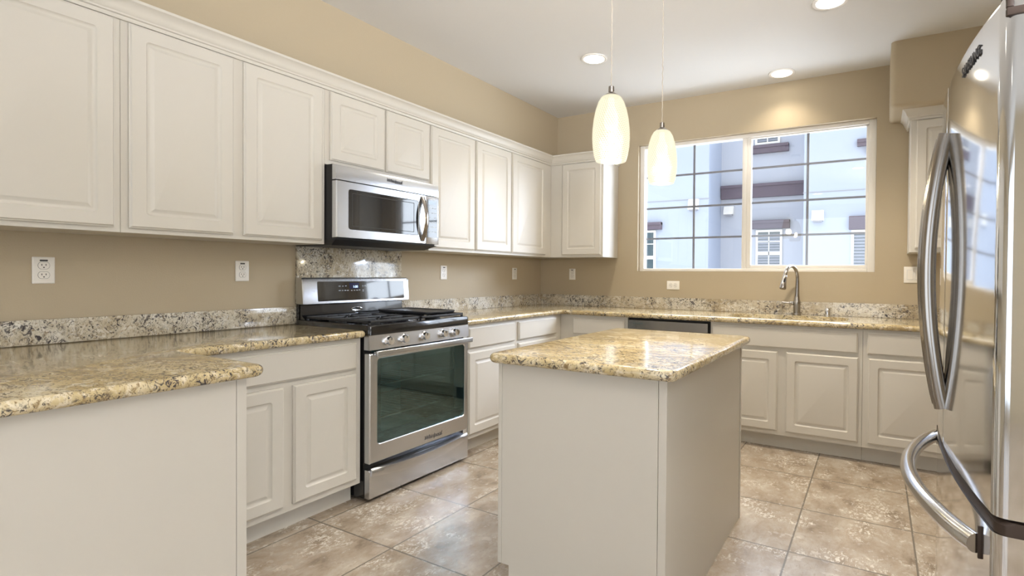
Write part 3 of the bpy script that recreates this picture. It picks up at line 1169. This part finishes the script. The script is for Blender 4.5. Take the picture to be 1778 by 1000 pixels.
def grate(y0, y1):
    b = MB()
    z0, z1 = 0.948, 0.962
    x0, x1 = 0.10, 0.638
    for xx in (x0, x1 - 0.012):
        b.box(xx, xx + 0.012, y0, y1, z0, z1, 0.003)
    for yy in (y0, y1 - 0.012):
        b.box(x0, x1, yy, yy + 0.012, z0, z1, 0.003)
    xm_ = (x0 + x1) / 2
    b.box(xm_ - 0.006, xm_ + 0.006, y0, y1, z0, z1, 0.003)
    ym_ = (y0 + y1) / 2
    for q in (x0 + (x1 - x0) * 0.25, x0 + (x1 - x0) * 0.75):
        b.box(q - 0.006, q + 0.006, y0, ym_ - 0.03, z0, z1, 0.003)
        b.box(q - 0.006, q + 0.006, ym_ + 0.03, y1, z0, z1, 0.003)
        b.box(q - 0.09, q - 0.03, ym_ - 0.006, ym_ + 0.006, z0, z1, 0.003)
        b.box(q + 0.03, q + 0.09, ym_ - 0.006, ym_ + 0.006, z0, z1, 0.003)
        for sgn in (-1, 1):
            for s2 in (-1, 1):
                b.tube([(q + sgn * 0.035, ym_ + s2 * 0.035, 0.956), (q + sgn * 0.085, ym_ + s2 * 0.075, 0.956)], 0.0055, 6)
    for xx in (x0 + 0.006, x1 - 0.006):
        for yy in (y0 + 0.006, y1 - 0.006):
            b.box(xx - 0.006, xx + 0.006, yy - 0.006, yy + 0.006, 0.927, z0)
    b.build('grate', 'iron', rg)


grate(-2.60, -2.245)
grate(-2.235, -1.872)
# back guard
b = MB()
b.box(0.022, 0.06, RY0 + 0.012, RY1 - 0.004, 0.90, 1.17)
b.loft([[(0.05, y, 0.927), (0.115, y, 0.932), (0.072, y, 0.965), (0.066, y, 1.022), (0.05, y, 1.03)] for y in (RY0 + 0.012, RY1 - 0.012)])
b.build('back_riser', 'black', rg, smooth=0)
b = MB()
prof = [(0.03, 1.03), (0.092, 1.026), (0.096, 1.03), (0.084, 1.176), (0.078, 1.184), (0.03, 1.187)]
b.loft([[(x, RY0 + e, 1.1 + (z - 1.1) * s) for x, z in prof] for e, s in ((0.004, 0.92), (0.008, 0.98), (0.02, 1.0))] +
       [[(x, RY1 - e, 1.1 + (z - 1.1) * s) for x, z in prof] for e, s in ((-0.01, 1.0), (-0.022, 0.98), (-0.026, 0.92))])
b.build('back_guard', 'steel', rg)


def bgx(z):
    return 0.096 - 0.012 * (z - 1.03) / 0.146


b = MB()
gp = rrect(-2.522, -1.868, 1.043, 1.162, 0.008)
b.loft([[(bgx(v) - 0.001, u, v) for u, v in gp], [(bgx(v) + 0.0015, u, v) for u, v in gp]])
gl = b.build('control_glass', 'blackglass', rg, smooth=0)
b = MB()
gp = rrect(-2.305, -2.235, 1.115, 1.152, 0.002)
b.loft([[(bgx(v) + 0.001, u, v) for u, v in gp], [(bgx(v) + 0.002, u, v) for u, v in gp]])
b.build('display_window', simple('display_blue', (0.010, 0.012, 0.055), 0.1), gl, smooth=0)
tilt = Vector((-0.012, 0, 0.146)).normalized()
text_part('clock_digits', '1:00', 'display', gl, (bgx(1.127) + 0.0026, -2.262, 1.127), (0, 1, 0), tilt, 0.021)
b = MB()
for k, (yy, zz) in enumerate([(-2.375, 1.132), (-2.352, 1.132), (-2.33, 1.133), (-2.375, 1.105), (-2.355, 1.105), (-2.336, 1.105), (-2.318, 1.105),
                              (-2.29, 1.104), (-2.27, 1.105), (-2.25, 1.105), (-2.232, 1.106), (-2.205, 1.131), (-2.186, 1.131), (-2.205, 1.106), (-2.205, 1.098)]):
    w_ = 0.005 if k % 3 else 0.007
    b = MB()
    b.box(bgx(zz) + 0.0012, bgx(zz) + 0.0022, yy - w_, yy + w_, zz - 0.0022, zz + 0.0022)
    b.build('key_print', 'legend', gl, smooth=0)
b = MB()
b.lathe([(1, 0.0), (1, 0.003), (0.86, 0.004), (0.8, 0.0035), (0.0, 0.0035)], (0, 0, 0), 28, 'x')
for v in b.bm.verts:
    v.co = Vector((0.070 + v.co.x, -2.238 + v.co.y * 0.042, 0.985 + v.co.z * 0.0125))
em = b.build('emblem', 'chrome', rg)
text_part('emblem_lettering', 'Whirlpool', 'logo_dark', em, (0.0742, -2.238, 0.985), (0, 1, 0), (0, 0, 1), 0.013, 0.3, 0.0004, 0.0003)
# warming drawer
b = MB()
b.loft([[(0.63, y, 0.022), (0.664, y, 0.022), (0.667, y, 0.03), (0.667, y, 0.165), (0.66, y, 0.172), (0.63, y, 0.172)] for y in (RY0 + 0.002, RY1 - 0.002)])
dr = b.build('drawer', 'steel', rg, smooth=0)
b = MB()
rings = []
for i in range(21):
    t = i / 20
    y = RY0 + 0.012 + (RY1 - RY0 - 0.024) * t
    w_ = math.sin(math.pi * t)
    x = 0.667 + 0.006 + 0.030 * w_
    zt = 0.176 - 0.008 * w_
    zbm = 0.142 - 0.030 * w_
    rings.append([(0.666, y, zt + 0.006), (x, y, zt), (x + 0.003, y, (zt + zbm) / 2), (x, y, zbm), (0.666, y, zbm - 0.002)])
b.loft(rings)
b.build('handle', 'steel', dr, smooth=50)

# griddle plate resting on the right-hand grate
b = MB()
b.loft([[(x, y, z) for x, y in rrect(0.165 + e, 0.615 - e, -2.165 + e, -1.905 - e, 0.03)] for e, z in ((0.012, 0.9635), (0.003, 0.968), (0, 0.978), (0.004, 0.982), (0.012, 0.982), (0.018, 0.976))])
tag(b.build('griddle', 'iron'), 'black cast iron griddle plate lying on the range burners', 'griddle')

# ------------------------------------------------------------------ microwave
MY0, MY1 = -2.630, -1.858
mw = empty('microwave', (0.2, (MY0 + MY1) / 2, 1.37), 'stainless steel over-the-range microwave under the short cabinet', 'microwave')
b = MB()
b.box(0.021, 0.372, MY0 + 0.003, MY1 - 0.003, 1.40, 1.812)
b.loft([[(0.021, MY0 + 0.003, 1.4), (0.395, MY0 + 0.003, 1.4), (0.395, MY1 - 0.003, 1.4), (0.021, MY1 - 0.003, 1.4)],
        [(0.021, MY0 + 0.02, 1.368), (0.345, MY0 + 0.015, 1.368), (0.345, MY1 - 0.07, 1.368), (0.021, MY1 - 0.07, 1.368)]])
b.build('body', 'blackmat', mw, smooth=0)
b = MB()
b.loft([[(0.3725, y, 1.727), (0.404, y, 1.727), (0.4045, y, 1.735), (0.402, y, 1.79), (0.396, y, 1.806), (0.3725, y, 1.81)] for y in (MY0, MY1)])
vg = b.build('vent_panel', 'steel', mw, smooth=20)
text_part('logo', 'Whirlpool', 'logo_dark', vg, (0.4046, -2.23, 1.775), (0, 1, 0), (-0.04, 0, 1), 0.028, 0.35, 0.0004, 0.0002)
b = MB()
b.tube([(0.4055, -2.285 + 0.12 * t, 1.764 + 0.022 * abs(t - 0.42) ** 1.5 + 0.006 * math.sin(t * 5)) for t in [i / 14 for i in range(15)]], 0.001, 6)
b.build('logo_swoosh', 'logo_dark', vg)
DY1 = -1.975
b = MB()
wo = rrect(MY0, DY1, 1.408, 1.722, 0.004, 6)
wo2 = rrect(MY0 + 0.005, DY1 - 0.002, 1.411, 1.72, 0.004, 6)
wi = rrect(-2.555, -2.036, 1.457, 1.682, 0.016, 6)
wi2 = rrect(-2.552, -2.039, 1.460, 1.679, 0.014, 6)
b.loft([[(0.3725, u, v) for u, v in wo], [(0.404, u, v) for u, v in wo], [(0.409, u, v) for u, v in wo2], [(0.409, u, v) for u, v in wi],
        [(0.4055, u, v) for u, v in wi2]], True, True)
md = b.build('door', 'steel', mw)
b = MB()
b.loft([[(0.4058, u, v) for u, v in wi2], [(0.408, u, v) for u, v in wi2]])
mg = b.build('door_glass', 'blackglass', md, smooth=0)
b = MB()
iw = rrect(-2.53, -2.075, 1.477, 1.662, 0.004, 3)
iw2 = rrect(-2.527, -2.078, 1.480, 1.659, 0.004, 3)
b.loft([[(0.4081, u, v) for u, v in iw], [(0.4085, u, v) for u, v in iw], [(0.4085, u, v) for u, v in iw2], [(0.4081, u, v) for u, v in iw2]], False, False)
b.build('screen_border', 'slot', md, smooth=0)
b = MB()
b.tube([(0.409 + 0.038 * math.sin(math.pi * t), -2.005 - 0.0 * t, 1.425 + 0.285 * t) for t in [i / 16 for i in range(17)]], 0.01, 12, (0.017, 0.006, (0, 1, 0)))
b.build('handle', 'handle', md)
b = MB()
b.box(0.3725, 0.407, DY1 + 0.003, MY1, 1.408, 1.722, 0.003)
mp_ = b.build('control_panel', 'steel', mw)
b = MB()
b.box(0.4072, 0.4085, -1.962, -1.872, 1.452, 1.70, 0.0004, 1)
kp = b.build('keypad', 'blackglass', mw, smooth=0)
b = MB()
b.box(0.4086, 0.409, -1.953, -1.89, 1.668, 1.692)
b.build('display_window', simple('lcd_grey', (0.30, 0.38, 0.46), 0.2), kp, smooth=0)
b = MB()
for i in range(6):
    for j in range(3):
        if i == 2 and j == 1:
            continue
        yy, zz = -1.945 + j * 0.027, 1.645 - i * 0.031
        b = MB()
        b.box(0.4086, 0.4089, yy - 0.008, yy + 0.008, zz - 0.003, zz + 0.003)
        b.build('key_print', 'legend', kp, smooth=0)

# ------------------------------------------------------------------ dishwasher
dw = empty('dishwasher', (1.58, -0.3, 0), 'dishwasher with a stainless steel front, mostly hidden behind the island', 'dishwasher')
b = MB()
b.box(1.2445, 1.9125, -0.585, -0.03, 0.0, 0.874)
b.build('body', 'blackmat', dw, smooth=0)
b = MB()
b.box(1.258, 1.899, -0.635, -0.586, 0.12, 0.775, 0.004)
b.build('door', 'steel', dw)
b = MB()
b.loft([[(x, -0.586, 0.779), (x, -0.628, 0.779), (x, -0.64, 0.79), (x, -0.64, 0.858), (x, -0.586, 0.862)] for x in (1.258, 1.899)])
cp2 = b.build('control_panel', 'nickel', dw, smooth=0)
b = MB()
b.box(1.30, 1.385, -0.6412, -0.639, 0.832, 0.838)
b.build('badge', 'chrome', cp2, smooth=0)

# ------------------------------------------------------------------ sink and faucet
sk = empty('sink', (2.41, -0.36, 0.70), 'undermount double-bowl stainless steel sink below the window', 'sink')
b = MB()
rim_o, rim_i = rrect(1.96, 2.855, -0.588, -0.125, 0.13, 8), rrect(2.004, 2.811, -0.561, -0.169, 0.125, 8)
b.loft([[(x, y, 0.8635) for x, y in rim_o], [(x, y, 0.8735) for x, y in rim_o], [(x, y, 0.8735) for x, y in rim_i], [(x, y, 0.8635) for x, y in rim_i], [(x, y, 0.8635) for x, y in rim_o]], False, False)
bmesh.ops.remove_doubles(b.bm, verts=list(b.bm.verts), dist=1e-5)
b.build('rim', 'sink', sk)
for xa, xb in ((2.006, 2.39), (2.425, 2.809)):
    b = MB()
    o_ = [rrect(xa + e, xb - e, -0.559 + e, -0.171 - e, 0.10, 6) for e in (0, 0.006, 0.03, 0.034, 0.01, 0.004)]
    zz = (0.868, 0.72, 0.68, 0.684, 0.72, 0.868)
    b.loft([[(x, y, z) for x, y in o_[i]] for i, z in enumerate((0.868, 0.715, 0.68))] +
           [[(x, y, 0.684) for x, y in rrect(xa + 0.035, xb - 0.035, -0.525, -0.206, 0.09, 6)], [(x, y, 0.717) for x, y in rrect(xa + 0.012, xb - 0.012, -0.547, -0.183, 0.095, 6)], [(x, y, 0.868) for x, y in rrect(xa + 0.004, xb - 0.004, -0.555, -0.175, 0.098, 6)]], True, False)
    bw = b.build('bowl', 'sink', sk)
    b = MB()
    b.lathe([(0.045, 0.6845), (0.045, 0.687), (0.03, 0.6865), (0.0, 0.686)], ((xa + xb) / 2, -0.36, 0), 24)
    b.build('drain', 'chrome', bw)

fc = empty('faucet', (2.445, -0.09, CT1), 'brushed nickel gooseneck pull-down faucet behind the sink', 'faucet')
b = MB()
b.lathe([(0.031, 0.9145), (0.031, 0.922), (0.026, 0.928), (0.0255, 0.985), (0.027, 0.992), (0.027, 1.018), (0.022, 1.03), (0.0185, 1.06)], (2.445, -0.09, 0), 28)
b.build('base', 'nickel', fc)
b = MB()
sx_, sy2 = -0.065, -0.20   # sideways and forward reach of the spout
path = [(2.445, -0.09, 1.055), (2.446, -0.09, 1.12), (2.447, -0.09, 1.19)]
R0 = 0.104
for i in range(1, 15):
    a = math.pi * i / 14 * 0.92
    f_ = (1 - math.cos(a)) / 2
    path.append((2.447 + sx_ * f_, -0.09 + sy2 * f_, 1.19 + R0 * math.sin(a)))
b.tube(path, [0.0175, 0.0145] + [0.013] * (len(path) - 2), 16)
b.build('spout', 'nickel', fc)
p0, p1 = Vector(path[-2]), Vector(path[-1])
dv = (p1 - p0).normalized()
b = MB()
hp = [p1 + dv * d for d in (-0.005, 0.0, 0.02, 0.06, 0.095, 0.102)]
b.tube(hp, [0.0135, 0.0155, 0.0165, 0.020, 0.0245, 0.022], 20)
hd = b.build('spray_head', 'nickel', fc)
b = MB()
q = p1 + dv * 0.035 + Vector((0.004, -0.0155, 0.0))
b.tube([q - dv * 0.014, q + dv * 0.014], 0.0, 10, (0.006, 0.008, (1, 0, 0)))
b.build('spray_button', 'blackmat', hd)
b = MB()
b.lathe([(0.016, 0.0), (0.016, -0.022), (0.012, -0.03)], (2.42, -0.09, 1.004), 18, 'x')
b.tube([(2.395, -0.09, 1.004), (2.375, -0.092, 1.006), (2.35, -0.094, 1.008), (2.332, -0.095, 1.011)], [0.008, 0.0065, 0.008, 0.006], 12)
b.build('lever_handle', 'nickel', fc)
b = MB()
b.lathe([(0.024, 0.9145), (0.024, 0.918), (0.0205, 0.920), (0.0205, 0.97), (0.018, 0.975), (0.0, 0.976)], (2.663, -0.09, 0), 28)
tag(b.build('dishwasher_air_gap', 'chrome'), 'small chrome cap standing on the counter right of the faucet', 'air gap')

# ------------------------------------------------------------------ outlets and switch


def outlet(face, u, v, label, horizontal=False):
    P = plane_map(face, 0.0)
    loc = P(u, v, 0.001)
    hu, hv = (0.058, 0.038) if horizontal else (0.034, 0.0545)
    b = MB()
    b.loft([[P(a, c_, d) for a, c_ in rrect(u - hu + e, u + hu - e, v - hv + e, v + hv - e, 0.003)] for e, d in ((0, 0.001), (0, 0.005), (0.003, 0.0075))])
    b.center = True
    o = b.build('wall_outlet', 'plastic')
    tag(o, label, 'outlet', 'electrical outlets above the counters')
    if not horizontal:
        b = MB()
        b.loft([[P(a, c_, d) for a, c_ in rrect(u - 0.012, u + 0.012, v + 0.037, v + 0.0435, 0.0005, 1)] for d in (0.0074, 0.0079)])
        b.build('sticker', 'slot', o, smooth=0)
    for s in (-1, 1):
        cu_, cv_ = (u + s * 0.021, v) if horizontal else (u, v + s * 0.0195)
        b = MB()
        pts_ = []
        for k in range(24):
            t = 2 * math.pi * k / 24
            pu, pv = 0.0172 * math.cos(t), 0.0172 * math.sin(t)
            if horizontal:
                pu = max(-0.0142, min(0.0142, pu))
            else:
                pv = max(-0.0142, min(0.0142, pv))
            pts_.append((cu_ + pu, cv_ + pv))
        ctr = [((x - cu_) * 1.06 + cu_, (y - cv_) * 1.06 + cv_) for x, y in pts_]
        b.loft([[P(x, y, 0.0074) for x, y in pts_], [P(x, y, 0.0088) for x, y in pts_]])
        rc = b.build('receptacle', 'plastic', o, smooth=0)
        b = MB()
        b.loft([[P(x, y, 0.0074) for x, y in ctr], [P(x, y, 0.0077) for x, y in ctr]])
        b.build('gap_line', 'slot', o, smooth=0)
        b = MB()
        for du in (-0.0062, 0.0062):
            if horizontal:
                b.loft([[P(x, y, d) for x, y in rrect(cu_ - 0.001, cu_ + 0.006, cv_ + du - 0.0012, cv_ + du + 0.0012, 0.0004, 1)] for d in (0.0087, 0.0091)])
            else:
                b.loft([[P(x, y, d) for x, y in rrect(cu_ + du - 0.0012, cu_ + du + 0.0012, cv_ - 0.001, cv_ + 0.0065, 0.0004, 1)] for d in (0.0087, 0.0091)])
        gu, gv = (cu_ - 0.0075, cv_) if horizontal else (cu_, cv_ - 0.0075)
        b.loft([[P(x, y, d) for x, y in rrect(gu - 0.0025, gu + 0.0025, gv - 0.0022, gv + 0.0022, 0.0015, 2)] for d in (0.0087, 0.0091)])
        b.build('slots', 'slot', rc, smooth=0)
    return o


outlet('+x', -3.678, 1.216, 'white duplex outlet on the range wall above the peninsula counter')
outlet('+x', -2.902, 1.220, 'white duplex outlet on the range wall just left of the tall granite panel')
outlet('+x', -1.387, 1.222, 'white duplex outlet on the range wall just right of the microwave')
outlet('+x', -0.453, 1.218, 'white duplex outlet on the range wall next to the room corner')
outlet('-y', 0.370, 1.217, 'white upright duplex outlet on the window wall next to the room corner')
outlet('-y', 1.406, 1.126, 'white sideways outlet on the wall below the window', True)
P = plane_map('-y', 0.0)
b = MB()
b.loft([[P(a, c_, d) for a, c_ in rrect(3.157 + e, 3.281 - e, 1.173 + e, 1.291 - e, 0.003)] for e, d in ((0, 0.001), (0, 0.005), (0.003, 0.0075))])
sw = tag(b.build('light_switch', 'plastic'), 'white double rocker switch plate on the wall right of the window', 'switch')
for u0, tip in ((3.178, 0.0), (3.228, 0.003)):
    b = MB()
    b.loft([[P(a, c_, 0.0074) for a, c_ in rrect(u0 - 0.0015, u0 + 0.0365, 1.1965, 1.2675, 0.001, 1)], [P(a, c_, 0.0076) for a, c_ in rrect(u0 - 0.0015, u0 + 0.0365, 1.1965, 1.2675, 0.001, 1)]])
    b.build('gap_line', 'legend', sw, smooth=0)
    b = MB()
    b.loft([[P(u0, 1.198, 0.0074), P(u0 + 0.035, 1.198, 0.0074), P(u0 + 0.035, 1.266, 0.0074), P(u0, 1.266, 0.0074)],
            [P(u0, 1.198, 0.010 + tip), P(u0 + 0.035, 1.198, 0.010 + tip), P(u0 + 0.035, 1.266, 0.009), P(u0, 1.266, 0.009)]])
    b.build('rocker', 'plastic', sw, smooth=0)

# ------------------------------------------------------------------ refrigerator
FY0, FY1, FYM = -3.355, -2.448, -2.902
fg = empty('refrigerator', (3.55, -2.9, 0), 'stainless steel french door refrigerator with a bottom freezer drawer', 'refrigerator')
FT = 1.70
b = MB()
b.box(3.262, 3.93, FY0 + 0.012, FY1 - 0.012, 0.02, 1.715, 0.006)
b.build('body', 'steel_side', fg)


def fx_(y):
    return 3.134 + 0.031 * ((y - FYM) / 0.43) ** 2


def door_outline(y0, y1, r0, r1, xb=3.256):
    pts_ = []
    n = 14
    if r0 > 0:
        for k in range(7):
            a = math.pi / 2 * k / 6
            pts_.append((fx_(y0 + r0) + r0 - r0 * math.sin(a) + 0.0, y0 + r0 - r0 * math.cos(a)))
    for k in range(n + 1):
        y = y0 + r0 + (y1 - r1 - y0 - r0) * k / n
        if (k == 0 and r0 > 0) or (k == n and r1 > 0):
            continue
        pts_.append((fx_(y), y))
    if r1 > 0:
        for k in range(7):
            a = math.pi / 2 * k / 6
            pts_.append((fx_(y1 - r1) + r1 - r1 * math.cos(a), y1 - r1 + r1 * math.sin(a)))
    pts_ += [(xb, y1), (xb, y0)]
    return pts_


doors = []
for y0, y1, r0, r1 in ((FY0, FYM - 0.002, 0.022, 0.003), (FYM + 0.002, FY1, 0.003, 0.022)):
    b = MB()
    ol = door_outline(y0, y1, r0, r1)
    b.loft([[(x, y, z) for x, y in ol] for z in (0.802, FT - 0.012)] + [[(x + 0.004 if x < 3.25 else x, y, FT) for x, y in ol]])
    doors.append(b.build('door', 'steel_v', fg, smooth=30))
b = MB()
ol = door_outline(FY0, FY1, 0.022, 0.022)
b.loft([[(x, y, z) for x, y in ol] for z in (0.07, 0.772)])
fd = b.build('freezer_drawer', 'steel_v', fg, smooth=30)
b = MB()
olc = [(x + 0.004 if x < 3.25 else x, y) for x, y in ol]
b.loft([[(x, y, z) for x, y in olc] for z in (0.7725, 0.79)] + [[(x + 0.012 if x < 3.25 else x, y, 0.7965) for x, y in olc]])
b.build('drawer_cap', 'brown', fd, smooth=30)
b = MB()
b.box(3.28, 3.9, FY0 + 0.03, FY1 - 0.03, 0.0, 0.068)
b.build('base_grille', 'blackmat', fg, smooth=0)
for y0, y1 in ((FY0 - 0.004, FY0 + 0.05), (FY1 - 0.05, FY1 + 0.004)):
    b = MB()
    b.box(3.172, 3.30, y0, y1, 1.664, 1.678, 0.002)
    b.box(3.172, 3.182, y0, y1, 1.678, 1.73, 0.002)
    b.box(3.182, 3.33, y0 + 0.008, y1, 1.7155, 1.745, 0.004)
    b.box(3.182, 3.30, y0 + 0.012, y1, 1.678, 1.72)
    b.build('hinge_cover', 'brown', fg)
# door handles: flat bars bowing out from the doors on both sides of the gap
for d_, yy, s in ((doors[0], FYM - 0.030, -1), (doors[1], FYM + 0.034, 1)):
    b = MB()
    path = []
    for i in range(25):
        t = i / 24
        w_ = math.sin(math.pi * t) ** 0.85
        path.append((fx_(yy) - 0.004 - 0.036 * w_, yy, 0.895 + 0.672 * t))
    b.tube(path, 0.01, 14, (0.014, 0.018, (0, 1, 0)))
    b.build('handle', 'handle', d_)
b = MB()
path = []
for i in range(25):
    t = i / 24
    w_ = math.sin(math.pi * t) ** 0.8
    y = -3.285 + 0.765 * t
    path.append((fx_(y) - 0.006 - 0.066 * w_, y, 0.722))
b.tube(path, 0.0185, 16)
b.build('handle', 'bar', fd)
for y in (-3.285, -2.52):
    b = MB()
    b.box(fx_(y) - 0.004, fx_(y) + 0.003, y - 0.003, y + 0.003, 0.695, 0.755, 0.001)
    b.build('handle_bracket', 'brown', fd)
bdg = text_part('badge', 'SAMSUNG', 'logo_dark', doors[0], (fx_(-3.17) - 0.0012, -3.17, 1.655), (0.00, -1, 0), (0, 0, 1), 0.030, 0, 0.0008, 0.0)
for vt in bdg.data.vertices:
    vt.co.x += fx_(vt.co.y - 2.9) - fx_(-3.17)

# ------------------------------------------------------------------ pendant lamps


def pendant(x, y, label):
    p = empty('pendant_lamp', (x, y, H), label, 'pendant lamp', 'pendant lamps over the island')
    b = MB()
    b.lathe([(0.055, H - 0.001), (0.055, H - 0.016), (0.045, H - 0.024), (0.0, H - 0.025)], (x, y, 0), 28)
    b.build('canopy', 'nickel', p)
    b = MB()
    path = [(x + 0.0012 * math.sin(i * 1.9), y + 0.0012 * math.cos(i * 1.9), 1.945 + (H - 0.02 - 1.945) * i / 60) for i in range(61)]
    b.tube(path, 0.0022, 6)
    b.build('cord', 'cord', p)
    b = MB()
    b.lathe([(0.004, 1.962), (0.011, 1.958), (0.012, 1.935), (0.018, 1.93), (0.03, 1.922), (0.034, 1.917), (0.0, 1.917)], (x, y, 0), 28)
    b.build('socket_cap', 'nickel', p)
    b = MB()
    zb_ = 1.664
    outer_ = [(0.030, 0.257), (0.040, 0.250), (0.052, 0.230), (0.062, 0.20), (0.069, 0.165), (0.0735, 0.125), (0.0745, 0.09), (0.0725, 0.055), (0.067, 0.022), (0.061, 0.003), (0.0595, 0.0)]
    inner_ = [(r_ - 0.003, z_ + (0.0 if i else 0.0)) for i, (r_, z_) in enumerate(outer_)][::-1]
    b.lathe([(r_, zb_ + z_) for r_, z_ in outer_] + [(r_ - 0.0005, zb_ + z_) for r_, z_ in inner_], (x, y, 0), 48, cap=False)
    sh = b.build('shade', 'shade', p, smooth=60)
    b = MB()
    b.lathe([(0.012, 1.912), (0.013, 1.88), (0.026, 1.845), (0.029, 1.82), (0.024, 1.795), (0.0, 1.785)], (x, y, 0), 24)
    b.build('bulb', 'bulb', p, smooth=60)
    l = bpy.data.lights.new('pendant_glow', 'POINT')
    l.energy = 20
    l.color = (1.0, 0.90, 0.74)
    l.shadow_soft_size = 0.03
    lo = bpy.data.objects.new('pendant_glow', l)
    COL.objects.link(lo)
    lo.location = (0, 0, 1.745 - H)
    lo.parent = p


pendant(2.06, -2.615, 'larger-looking lit white glass pendant lamp in front of the corner cabinet')
pendant(2.06, -2.05, 'lit white glass pendant lamp hanging before the window edge')

# ------------------------------------------------------------------ recessed ceiling lights


def can(x, y, label, power=16):
    b = MB()
    b.lathe([(0.095, H - 0.0005), (0.095, H - 0.006), (0.088, H - 0.009), (0.076, H - 0.007), (0.072, H - 0.0005)], (x, y, 0), 36)
    o = b.build('recessed_light', 'vinyl')
    tag(o, label, 'ceiling light', 'recessed ceiling lights')
    b = MB()
    b.lathe([(0.074, H - 0.0062), (0.06, H - 0.0085), (0.0, H - 0.009)], (x, y, 0), 36)
    b.build('lens', 'lamp', o)
    l = bpy.data.lights.new('can_beam', 'SPOT')
    l.energy = power
    l.color = (1.0, 0.89, 0.72)
    l.spot_size = math.radians(125)
    l.spot_blend = 0.8
    l.shadow_soft_size = 0.06
    lo = bpy.data.objects.new('can_beam', l)
    COL.objects.link(lo)
    lo.location = (x, y, H - 0.02)


can(1.187, -1.12, 'recessed ceiling light above the range wall side, left of the pendant cords', 55)
can(2.33, -0.21, 'recessed ceiling light close to the wall above the window', 18)
can(2.735, -1.20, 'recessed ceiling light cut by the top edge of the photo', 125)
can(1.187, -3.85, 'recessed ceiling light over the peninsula, out of the photo', 14)
can(2.735, -3.85, 'recessed ceiling light over the viewpoint, out of the photo', 6)
can(2.0, -6.2, 'recessed ceiling light of the living room, out of the photo', 24)
can(4.6, -6.2, 'recessed ceiling light of the living room far side, out of the photo', 24)

# ------------------------------------------------------------------ uplighter floor lamp in the living room
fl_ = empty('fill_light_stand', (4.6, -5.0, 0), 'added unseen stand carrying the fill light behind the viewpoint', 'floor lamp')
b = MB()
b.lathe([(0.15, 0.0), (0.15, 0.02), (0.05, 0.035), (0.0, 0.035)], (4.6, -5.0, 0), 32)
b.build('base', 'nickel', fl_)
b = MB()
b.lathe([(0.014, 0.035), (0.014, 1.50)], (4.6, -5.0, 0), 16)
b.build('pole', 'nickel', fl_)
b = MB()
ax = (Vector((2.6, -2.6, 4.36)) - Vector((4.6, -5.0, 1.66))).normalized()
rot = ax.to_track_quat('Z', 'Y')
rings = []
for r_, h_ in ((0.03, -0.16), (0.14, -0.12), (0.24, -0.05), (0.285, 0.0), (0.275, 0.0), (0.23, -0.045), (0.13, -0.105), (0.01, -0.13)):
    rings.append([Vector((4.6, -5.0, 1.655)) + rot @ Vector((r_ * math.cos(2 * math.pi * i / 36), r_ * math.sin(2 * math.pi * i / 36), h_)) for i in range(36)])
b.loft(rings)
b.build('fill_bowl', 'vinyl', fl_)
